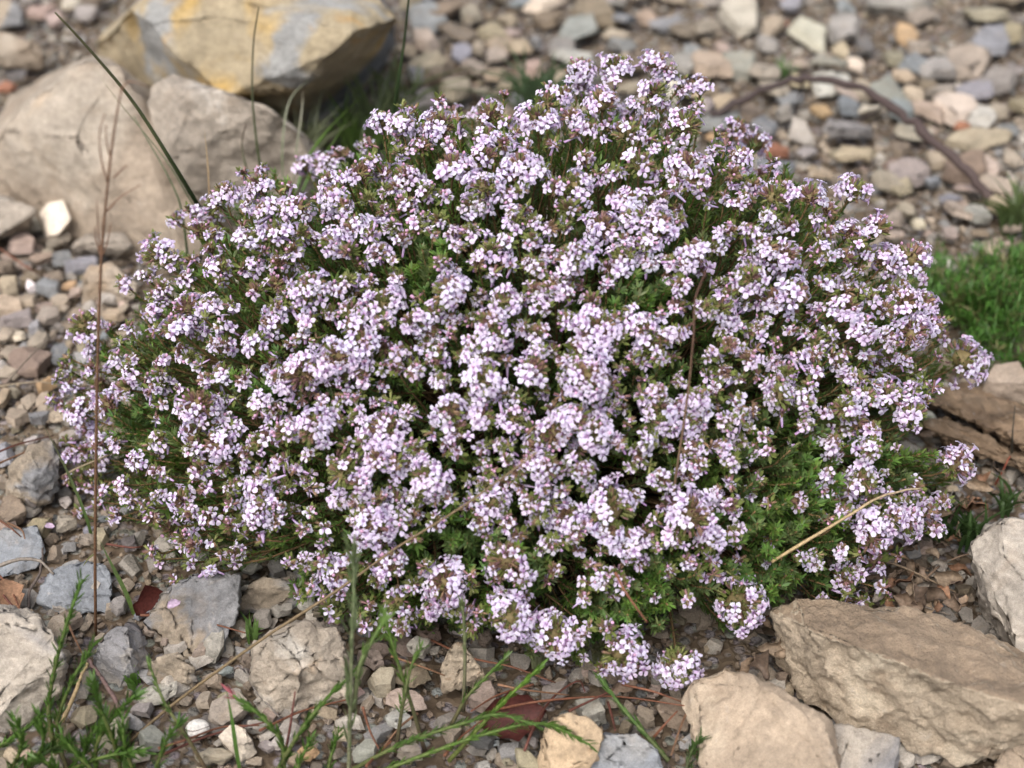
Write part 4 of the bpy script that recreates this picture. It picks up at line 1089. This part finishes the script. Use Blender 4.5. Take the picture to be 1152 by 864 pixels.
# dry seed stalk, straws
def stalk(name, label, paths, cat):
    p0 = path_px(paths[0][0], 24); o = empty(name, tuple(p0[0])); tag(o, label, cat)
    for i, (pts, r0, r1, c0, c1, nm) in enumerate(paths):
        A = Acc(); tube(A, path_px(pts, 24 if i == 0 else 10, p0[0][1]), r0, r1, c0, c1, 6, 1, .06); A.build(nm, M_DRY, o)
    return o


BR0, BR1 = (.14, .075, .04), (.20, .12, .08)
stalk("seed_stalk", "tall upright dry brown seed stalk left of the bush",
      [([(108, 722), (107, 640), (108, 520), (110, 400), (114, 290), (120, 220), (128, 150), (137, 98)], .00085, .0004, BR0, BR1, "stalk_body")] +
      [([(114, 292), (111, 265), (109, 225)], .0004, .0002, BR1, BR1, "twig"), ([(120, 238), (135, 222), (158, 208)], .0004, .0002, BR1, BR1, "twig"),
       ([(121, 205), (114, 180), (112, 150), (118, 128)], .0004, .0002, BR1, BR1, "twig"), ([(125, 180), (120, 160), (119, 140)], .0004, .0002, BR1, BR1, "twig"),
       ([(128, 200), (138, 190), (143, 186)], .0004, .0002, BR1, BR1, "twig"), ([(134, 112), (140, 95), (150, 92), (167, 98)], .0004, .00015, BR1, BR1, "twig"),
       ([(115, 288), (121, 272), (125, 250)], .0004, .0002, BR1, BR1, "twig"), ([(114, 290), (108, 270), (107, 255)], .0005, .0002, BR1, BR1, "twig"),
       ([(108, 622), (100, 628), (94, 636)], .0004, .0002, OL, OL, "twig")], "seed stalk")
STR = (.36, .27, .15)


def straw(label, pts, r, c0, c1=None, name="dry_stalk", cat="dry stalk", k=6, lump=.05, n=26):
    A = Acc(); p = path_px(pts, n); q = np.random.default_rng(int(abs(pts[0][0]) * 3 + pts[-1][1]))
    p = p + np.cumsum(q.normal(0, r * .22, p.shape), 0) * np.linspace(0, 1, n)[:, None]
    tube(A, p, r, r * .55, c0, c1, k, 1, lump)
    return tag(A.build(name, M_DRY, origin=p[0]), label, cat)


straw("long straw-coloured stalk lying from the bush front down to the lower left", [(142, 838, .004), (200, 788, .014), (300, 715, .045), (372, 668, .062), (440, 618, .085), (520, 566, .115), (604, 505, .150)], .0008, (.18, .13, .07), (.20, .15, .09))
straw("pale straw stalk slanting across the green lower right of the bush", [(868, 632, .065), (915, 604, .075), (960, 578, .078), (985, 563, .08), (1012, 554, .08), (1042, 548, .078)], .0008, (.42, .31, .16), (.40, .32, .22))
straw("thin brown seed stem standing up through the right middle of the bush", [(757, 560, .10), (764, 510, .125), (774, 440, .155), (779, 380, .18), (781, 335, .195), (792, 306, .205)], .0006, (.19, .13, .08), (.10, .05, .04))
straw("thin grey twig stem crossing the flower heads at the left edge", [(58, 542, .012), (90, 525, .03), (130, 508, .045), (172, 490, .06), (215, 470, .085)], .0006, (.36, .29, .2), (.12, .11, .05))
straw("thin pale stem lying over the brown rock at the left edge", [(-10, 436, .02), (20, 432, .022), (45, 430, .022), (66, 434, .018)], .0005, (.34, .28, .2))
straw("fine grey dry stem left of the cream block", [(8, 430, .03), (35, 400, .035), (62, 375, .04), (80, 352, .045)], .0005, (.17, .14, .11))
straw("straw-coloured dry stalk beside the forked green sprig", [(70, 812, .008), (84, 780, .018), (92, 752, .026), (100, 738, .03)], .0011, (.36, .27, .15))
straw("purplish dry stem lying behind the forked green sprig", [(142, 812, .006), (122, 775, .014), (100, 745, .02)], .0014, (.17, .11, .10))
straw("grey dry twig right against the rust-streaked rock's left side", [(276, 752, .006), (286, 775, .01), (300, 792, .008), (314, 808, .004)], .0006, (.20, .18, .16))
straw("curled grey dry twig on the blue-grey slab at the left edge", [(-10, 640, .016), (20, 630, .02), (42, 632, .02), (58, 648, .016)], .0011, (.22, .19, .16))
straw("dark curled twig between the two blue-grey slabs", [(32, 684, .008), (34, 665, .012), (46, 645, .018), (50, 620, .02)], .0009, (.10, .08, .07))
straw("curled pale dead stem on the leaf litter right of the bush", [(1000, 610, .02), (1020, 590, .035), (1045, 575, .04), (1068, 562, .04)], .0007, (.33, .26, .18))
straw("thin dark stem bent over the leaf litter", [(1010, 620, .01), (1035, 640, .012), (1060, 650, .008)], .0010, (.18, .13, .09))

ARCH = (.06, .045, .043)
A = Acc()
p = path_px([(800, 131, .014), (835, 112, .028), (870, 95, .042), (905, 88, .048), (945, 92, .050), (985, 108, .050), (1022, 134, .044), (1060, 166, .037), (1092, 198, .026), (1118, 228, .012)], 40)
p = p + np.random.default_rng(4).normal(0, .0011, p.shape)
tube(A, p, .0027, .0038, ARCH, (.085, .06, .055), 8, 1, .16)
tw = A.build("twig", M_DRY, origin=p[0])
tag(tw, "thick dark twig arching over the stones at the upper right", "twig")
A = Acc(); tube(A, path_px([(904, 90, .038), (900, 105, .02), (896, 120, .006)], 8), .0013, .0008, ARCH, ARCH, 6, 1, .1); A.build("side_twig", M_DRY, tw)
A = Acc(); tube(A, path_px([(995, 116, .038), (985, 126, .025), (960, 138, .012), (930, 148, .006)], 10), .0013, .0008, ARCH, ARCH, 6, 1, .1); A.build("side_twig", M_DRY, tw)

# dry rust-brown needles
NEEDLES = [[(0, 280), (30, 300), (42, 308)], [(-10, 512), (20, 500), (60, 490)], [(-10, 525), (25, 510), (58, 496)], [(158, 692), (200, 694), (240, 702), (276, 712)], [(-8, 640), (10, 660), (24, 688)],
           [(-8, 655), (8, 675), (22, 690)], [(76, 700), (84, 718), (94, 738)], [(178, 842), (210, 832), (250, 818), (292, 816)], [(292, 822), (340, 800), (395, 786)], [(180, 850), (240, 826), (300, 812)],
           [(440, 738), (480, 752), (500, 760)], [(485, 720), (530, 740), (575, 750), (625, 768)], [(560, 798), (600, 790), (650, 785), (700, 784), (770, 794)], [(590, 845), (602, 815), (622, 785), (650, 766), (658, 778)],
           [(470, 802), (450, 818), (430, 842)], [(408, 795), (416, 822), (426, 842)], [(412, 862), (425, 848), (440, 834)], [(684, 790), (690, 812), (692, 822)], [(774, 798), (765, 820), (755, 850)],
           [(700, 770), (735, 778), (768, 790)], [(692, 644), (705, 668), (728, 700)], [(150, 384), (165, 378), (205, 366)], [(880, 502), (850, 495), (830, 492)], [(600, 770), (560, 782), (530, 800)], [(735, 830), (748, 815), (762, 800)],
           [(120, 612), (150, 616), (170, 612)], [(560, 770), (590, 776), (640, 782)], [(820, 694), (845, 700), (876, 688)], [(500, 850), (520, 828), (548, 806)], [(640, 800), (665, 788), (690, 776)], [(8, 588), (24, 596), (28, 606)], [(-5, 582), (12, 594), (24, 604)]]
for i, pts in enumerate(NEEDLES):
    rr = random.Random(i)
    zz = .006 if pts[0][1] > 560 else .012
    if pts[0] in [(692, 644), (880, 502)]: zz = .08
    hi = [(x, y, zz + .010 + (.006 * math.sin(j * 1.7 + i))) for j, (x, y) in enumerate(pts)]
    c = np.array([(.20, .085, .05), (.15, .06, .045), (.24, .135, .08), (.20, .09, .055)][i % 4]) * rr.uniform(.8, 1.1)
    A = Acc(); p = path_px(hi, 16); tube(A, p, .0007, .00035, c, c * .9, 5)
    o = A.build("dry_needle", M_DRY, origin=p[0]); tag(o, None, "pine needle", "dry needles on the stones")
    m = pts[len(pts) // 2]
    auto(o, "dry needle", ["rust-brown", "dark red-brown", "orange-brown", "rust-brown"][i % 4], "short" if abs(pts[0][0] - pts[-1][0]) < 40 else "long", "curved" if len(pts) > 3 else "straight", m[0], m[1])


# dry leaves, bark curls, petals
def leaf_plate(name, c3, size, rotz, tilt, colr, curl=.5, asp=.55, seed=0, rag=0.0):
    rr = np.random.default_rng(seed); nx, ny = 9, 5; V = []
    for i in range(nx):
        t = i / (nx - 1); w = math.sin(math.pi * min(1, .06 + t * .94)) ** .8 * asp * (1 + .12 * rr.normal())
        for j in range(ny):
            u = (j / (ny - 1) - .5) * w * (1 + (.22 * rr.normal() if rag and j in (0, ny - 1) else 0))
            if rag:
                tw_ = rag * (t - .5); zz = curl * (u * u * 1.3 / asp) + .10 * math.sin(t * 7 + seed) + .04 * rr.normal()
                V.append(((t - .5), u * math.cos(tw_) - zz * math.sin(tw_), u * math.sin(tw_) + zz * math.cos(tw_) + rag * .12 * (t - .5) ** 2)); continue
            V.append(((t - .5), u, curl * (u * u * 1.3 / asp) + curl * .28 * math.sin(t * 3 + seed) * .5 + .02 * rr.normal()))
    V = np.array(V) * size
    n = nx * ny; V = np.vstack([V, V + np.array([0, 0, -size * .035])])
    F = []
    for i in range(nx - 1):
        for j in range(ny - 1):
            a = i * ny + j
            F += [(a, a + ny, a + 1), (a + 1, a + ny, a + ny + 1), (n + a, n + a + 1, n + a + ny), (n + a + 1, n + a + ny + 1, n + a + ny)]
    ring = [i * ny for i in range(nx)] + [(nx - 1) * ny + j for j in range(1, ny)] + [i * ny + ny - 1 for i in range(nx - 2, -1, -1)] + [j for j in range(ny - 2, 0, -1)]
    for a, b in zip(ring, ring[1:] + ring[:1]): F += [(a, b, n + a), (b, n + b, n + a)]
    cz, sz, ct, stt = math.cos(rotz), math.sin(rotz), math.cos(tilt), math.sin(tilt)
    M = np.array([[cz, -sz, 0], [sz, cz, 0], [0, 0, 1]]) @ np.array([[1, 0, 0], [0, ct, -stt], [0, stt, ct]])
    A = Acc(); A.add(V @ M.T + c3, F, colr); return A.build(name, M_DRY, origin=c3)


DRY = [((.26, .185, .125), "tan-brown"), ((.20, .145, .105), "dull brown"), ((.31, .235, .165), "pale brown"), ((.16, .115, .085), "dark brown"), ((.27, .15, .09), "reddish brown"), ((.24, .21, .175), "grey-brown")]
rr = random.Random(5); spots = []
while len(spots) < 74:
    px, py = rr.uniform(935, 1118), rr.uniform(555, 716)
    if px + py * .5 < 1250 or (px > 1082 and py > 600 and py < 690 + (px - 1082)): continue
    if py > 668 + (px - 893) * .2: continue
    if any(math.hypot(px - a, py - b) < 9 for a, b in spots): continue
    spots.append((px, py))
spots += [(1030, 560), (1060, 585), (1095, 560), (1120, 540), (880, 745), (868, 735), (852, 765), (860, 715), (838, 760), (700, 770), (1005, 470), (1040, 500), (1100, 540), (1060, 545)]
for i, (px, py) in enumerate(spots):
    c, cn = rr.choice(DRY); s = rr.uniform(.007, .016)
    b = P(px, py, .012); b[2] = .010 + rr.uniform(0, .012)
    o = leaf_plate("dry_leaf", b, s, rr.uniform(0, 6.28), rr.uniform(-1.25, 1.25), np.array(c) * rr.uniform(.6, 1.05), rr.uniform(.5, 1.9), rr.uniform(.28, .6), i, rr.uniform(-2.6, 2.6))
    tag(o, None, "dry leaf", "dry leaves littering the ground right of the bush")
    auto(o, "dry leaf", cn, "small" if s < .012 else "big", "curled" if i % 2 else "crisp", px, py)

o = leaf_plate("bark_curl", P(176, 678, .012), .022, .5, .5, (.065, .016, .012), 1.3, .75, 3); tag(o, "dark red bark curl lying behind the tan and grey slab", "bark")
o = leaf_plate("bark_curl", P(578, 806, .012), .030, .2, .6, (.075, .022, .018), .8, .65, 4); tag(o, "dark red-brown bark curl behind the orange-tan rounded rock", "bark")
o = leaf_plate("bark_curl", P(8, 672, .014), .026, 1.9, .3, (.26, .15, .09), .6, .6, 6); tag(o, "orange-brown bark flake at the left edge over the corner rock", "bark")
o = leaf_plate("fallen_petal", P(196, 680, .036), .007, .8, .3, (.50, .38, .50), .9, .7, 7); tag(o, "single fallen lilac petal on the tan and grey slab", "petal")
o = leaf_plate("fallen_petal", P(56, 592, .012), .005, .2, .3, (.50, .38, .50), .9, .7, 8); tag(o, "fallen lilac petal on the soil left of the bush", "petal")
o = leaf_plate("dry_seed_husk", P(238, 657, .02), .006, 1.2, .5, (.42, .28, .2), .9, .7, 9); tag(o, "pale brown husk hanging at the bush's lower left", "husk")
# white broken snail shell
A = Acc(); c = P(221, 813, .014); a = np.linspace(0, 2 * math.pi, 13)[:-1]
rings = []
for t in np.linspace(0, 1, 6):
    rr_ = .0052 * math.cos(t * 1.45); zz = .0036 * math.sin(t * 1.45)
    rings.append(np.stack([rr_ * np.cos(a) * 1.05, rr_ * np.sin(a) * .9, np.full(12, zz)], 1))
V = np.concatenate(rings); F = []
for i in range(5):
    for j in range(12): p_, q_ = i * 12 + j, i * 12 + (j + 1) % 12; F += [(p_, q_, p_ + 12), (q_, q_ + 12, p_ + 12)]
for j in range(1, 11): F.append((60, 60 + j, 60 + j + 1))
A.add(V + c + np.array([0, 0, -.004]), F, (.80, .77, .72))
sh = A.build("snail_shell", M_CALYX, origin=c); tag(sh, "small white shell among the stone chips at the lower left", "shell")
A = Acc(); tube(A, smooth_path([c + np.array([-.006, -.002, -.002]), c + np.array([0, -.0052, .0005]), c + np.array([.006, -.001, -.001])], 10), .0002, .0002, (.10, .05, .04), k=4)
tag(A.build("hair_root", M_DRY, origin=c), "hair-thin dark rootlet lying across the white shell", "rootlet")

for lab_, pts_, c_ in (("brown dry twig sticking out of the leaf litter towards the pale ridged rock", [(1040, 652, .012), (1062, 632, .02), (1088, 622, .026)], (.16, .11, .075)),
                       ("tan dry stem across the leaf litter below the curled dead stem", [(985, 628, .022), (1015, 638, .018), (1050, 655, .012), (1072, 668, .008)], (.24, .18, .12)),
                       ("red-brown twig standing in the litter under the wood", [(1120, 545, .004), (1127, 530, .014), (1134, 515, .022)], (.26, .08, .05)),
                       ("grey twig among the litter above the broken-faced rock", [(1015, 672, .012), (1040, 682, .014), (1068, 692, .012)], (.20, .17, .14))):
    straw(lab_, pts_, .0007, c_, None, "dry_twig", "twig")
# weathered wood at the right
m_wood = stone_mat("weathered_grain", (.22, .155, .10), [((.14, .095, .06), 30, .5, .62), ((.29, .225, .16), 22, .56, .7)], 1, 1.5, .55)
def wood(label, cat, verts, seed, dz=0):
    pts = [Vector(P(*v)) for v in verts]; c = sum(pts, Vector()) / len(pts); c.z = 0
    o = link("driftwood", rock_mesh([p - c for p in pts], "driftwood", .03, .0036, .0045, seed, 1.2, 4, .9), m_wood); o.location = c
    return tag(o, label, cat)
wood("weathered brown wood with long grain lying at the right edge", "driftwood", [(1034, 440, .010), (1072, 438, .012), (1110, 456, .016), (1200, 489, .018), (1200, 525, .014), (1120, 486, .016), (1060, 462, .010), (1036, 452, .006), (1040, 455, 0), (1200, 530, 0), (1080, 430, 0), (1200, 480, 0)], 51)
wood("darker broken strip of wood under the weathered piece at the right edge", "driftwood", [(1020, 474, .008), (1050, 466, .012), (1120, 492, .012), (1200, 535, .014), (1200, 560, .004), (1110, 516, .004), (1040, 486, .003), (1060, 470, 0), (1200, 535, 0), (1030, 484, 0)], 52)

# green cushion plant behind the bush at the right
cu = empty("cushion_plant", tuple(P(1135, 372, 0))); tag(cu, "bright green needle-leaved cushion plant at the right edge behind the bush", "plant")
A = Acc(); B = Acc(); gg = np.random.default_rng(12); cc0 = P(1140, 362, 0)
for i in range(520):
    a = gg.uniform(0, 2 * math.pi); q = math.sqrt(gg.random())
    q *= 1 + .22 * math.sin(a * 3 + 1) + .12 * math.sin(a * 7); rim = max(0, 1 - q * q)
    if noise.noise(Vector((math.cos(a) * q * 2.2, math.sin(a) * q * 2.2, 4))) < -.22: continue
    b = cc0 + np.array([math.cos(a) * .060 * q, math.sin(a) * .050 * q, 0])
    tip = b + np.array([math.cos(a) * q * .014, math.sin(a) * q * .012, .010 + .028 * math.sqrt(rim + .05) * gg.uniform(.45, 1.15)]) + gg.normal(0, .004, 3)
    p = smooth_path([b, (b + tip) / 2 + gg.normal(0, .002, 3), tip], 6); tube(B, p, .0005, .0003, (.10, .13, .04), k=4)
    n = 16; t = gg.uniform(.3, 1, n)[:, None]; pos = b * (1 - t) + tip * t
    d = nz(gg.normal(0, 1, (n, 3)) * .8 + nz(tip - b) * .9)
    A.add_many(orient(LF_V, pos, d, np.tile([0, 0, 1.0], (n, 1)), .0012, .0075), LF_F, ((np.array([.068, .165, .028]) if gg.random() < .86 else np.array([.17, .16, .07])) * gg.uniform(.6, 1.35, (n, 1)))[:, None])
A.build("foliage", M_GRASS, cu); B.build("stem", M_STEM, cu)

# ------------------------------------------------------------------ labels that single things out
LAND = [("yellow boulder", 270, 60), ("big tan boulder", 90, 190), ("arching twig", 950, 100), ("arching twig's foot", 1110, 220), ("green cushion plant", 1110, 340), ("weathered wood", 1095, 475),
        ("white shell", 221, 813), ("broken-faced rock", 1010, 750), ("rust-streaked rock", 340, 755), ("dark bark curl", 176, 678), ("seed stalk's foot", 108, 715), ("cream-white block", 61, 246),
        ("glinting blue-grey slab", 88, 655), ("pale ridged rock", 1130, 640), ("orange-tan rounded rock", 640, 830), ("pointed yellowish stone", 520, 750), ("cracked tan-brown rock", 40, 530), ("layered corner rock", 20, 750),
        ("blue-green tuft", 606, 110), ("topmost flowers", 700, 75), ("tall dark stem", 455, 60), ("lowest flowers", 700, 740), ("bush's left tip", 75, 400), ("bush's right tip", 1085, 405),
        ("smooth sloping rock", 860, 810), ("flat-topped tan block", 120, 322), ("bush's right shoulder", 930, 215), ("leaf litter's middle", 1040, 640)]
def rel(px, py, lx, ly):
    dx, dy = px - lx, py - ly
    if abs(dx) > abs(dy) * 1.2: return "left of the" if dx < 0 else "right of the"
    return "behind the" if dy < 0 else "in front of the"
def build_labels():
    import collections
    for s in STONES:
        ds = sorted(LAND, key=lambda l: math.hypot(s["px"] - l[1], s["py"] - l[2]))
        s["l"] = ds[:3]
        oth = sorted((t for t in STONES if t is not s and t["what"] == "stone"), key=lambda t: math.hypot(s["px"] - t["px"], s["py"] - t["py"]))
        s["nb"] = oth[:2]
    def lab(s, lev):
        k = lab0(s, lev)
        return k if len(k.split()) <= 13 else lab0(s, lev, True)
    def lab0(s, lev, short=False):
        a = f'{s["size"]} {s["colour"]} {s["what"]}' if short else f'{s["size"]} {s["shape"]} {s["colour"]} {s["what"]}'
        b = f'{rel(s["px"], s["py"], s["l"][0][1], s["l"][0][2])} {s["l"][0][0]}'
        n1, n2 = s["nb"]
        if lev == 0: return f"{a} {b}"
        if lev == 1: return f'{a} by a {n1["colour"]} one, {b}'
        if lev == 2: return f'{a} by a {n1["size"]} {n1["colour"]} one, {b}'
        if lev == 3: return f'{a} by {n1["colour"]} and {n2["colour"]} ones, {b}'
        return f'{a} {b}'
    level = {id(s): 0 for s in STONES}
    for _ in range(6):
        by = collections.defaultdict(list)
        for s in STONES: by[lab(s, level[id(s)])].append(s)
        done = True
        for k, v in by.items():
            if len(v) > 1:
                for s in v:
                    if level[id(s)] < 4: level[id(s)] += 1; done = False
        if done: break
    by = collections.defaultdict(list)
    for s in STONES: by[lab(s, level[id(s)])].append(s)
    used = set()
    for k, v in by.items():
        if len(v) == 1: v[0]["o"]["label"] = k; used.add(k); continue
        # nothing but their order in the photo tells these apart
        lx, ly = v[0]["l"][0][1:]
        v.sort(key=lambda s: math.hypot(s["px"] - lx, s["py"] - ly))
        names = ["nearest", "second nearest", "third nearest", "fourth nearest", "fifth nearest", "sixth nearest", "seventh nearest", "eighth nearest", "ninth nearest", "tenth nearest"]
        for i, s in enumerate(v):
            t = f"{names[min(i, 9)]} {k}"
            s["o"]["label"] = t if len(t.split()) <= 16 else f"{names[min(i, 9)]} {lab0(s, 0, True)}"
build_labels()
import re
_all = {o.get("label") for o in scene.objects}
for o in scene.objects:
    t = o.get("label")
    if t and len(t.split()) > 16:
        u = re.sub(r" by (a )?[\w\- ]+ ones?,", "", t, count=1); u2 = re.sub(r" (flat|blocky|angular|long|crisp|curled|straight|curved) ", " ", u, count=1)
        for w in (u, u2, " ".join(t.split()[:16])):
            if len(w.split()) <= 16 and w not in _all: o["label"] = w; _all.add(w); break

# ------------------------------------------------------------------ light
world = bpy.data.worlds.new("World"); scene.world = world; world.use_nodes = True
nt = world.node_tree; bg = nt.nodes["Background"]
sky = nt.nodes.new("ShaderNodeTexSky"); sky.sky_type = "NISHITA"; sky.sun_disc = False
EL, AZ = R(58), R(-150)          # high, from the front left
sky.sun_elevation = EL; sky.sun_rotation = AZ
sky.air_density = 1.0; sky.dust_density = 6.0; sky.ozone_density = .6
hs = nt.nodes.new("ShaderNodeHueSaturation"); hs.inputs["Saturation"].default_value = .6      # a white, clouded sky
nt.links.new(sky.outputs[0], hs.inputs["Color"]); nt.links.new(hs.outputs[0], bg.inputs[0]); bg.inputs[1].default_value = 0.15
sun_d = bpy.data.lights.new("sun", "SUN"); sun_d.energy = 1.4; sun_d.angle = R(55); sun_d.color = (1, .975, .94)
sun = bpy.data.objects.new("sun", sun_d); col.objects.link(sun)
sd = Vector((math.sin(AZ) * math.cos(EL), math.cos(AZ) * math.cos(EL), math.sin(EL)))
sun.rotation_euler = sd.to_track_quat("Z", "Y").to_euler()

vs = scene.view_settings
vs.view_transform = "Standard"; vs.look = "None"; vs.gamma = 1; vs.exposure = 0.5; vs.use_curve_mapping = False
scene.cycles.use_denoising = True
scene.cycles.max_bounces = 6
scene.cycles.diffuse_bounces = 3
scene.cycles.transmission_bounces = 3
scene.cycles.use_adaptive_sampling = True
scene.cycles.adaptive_threshold = 0.02
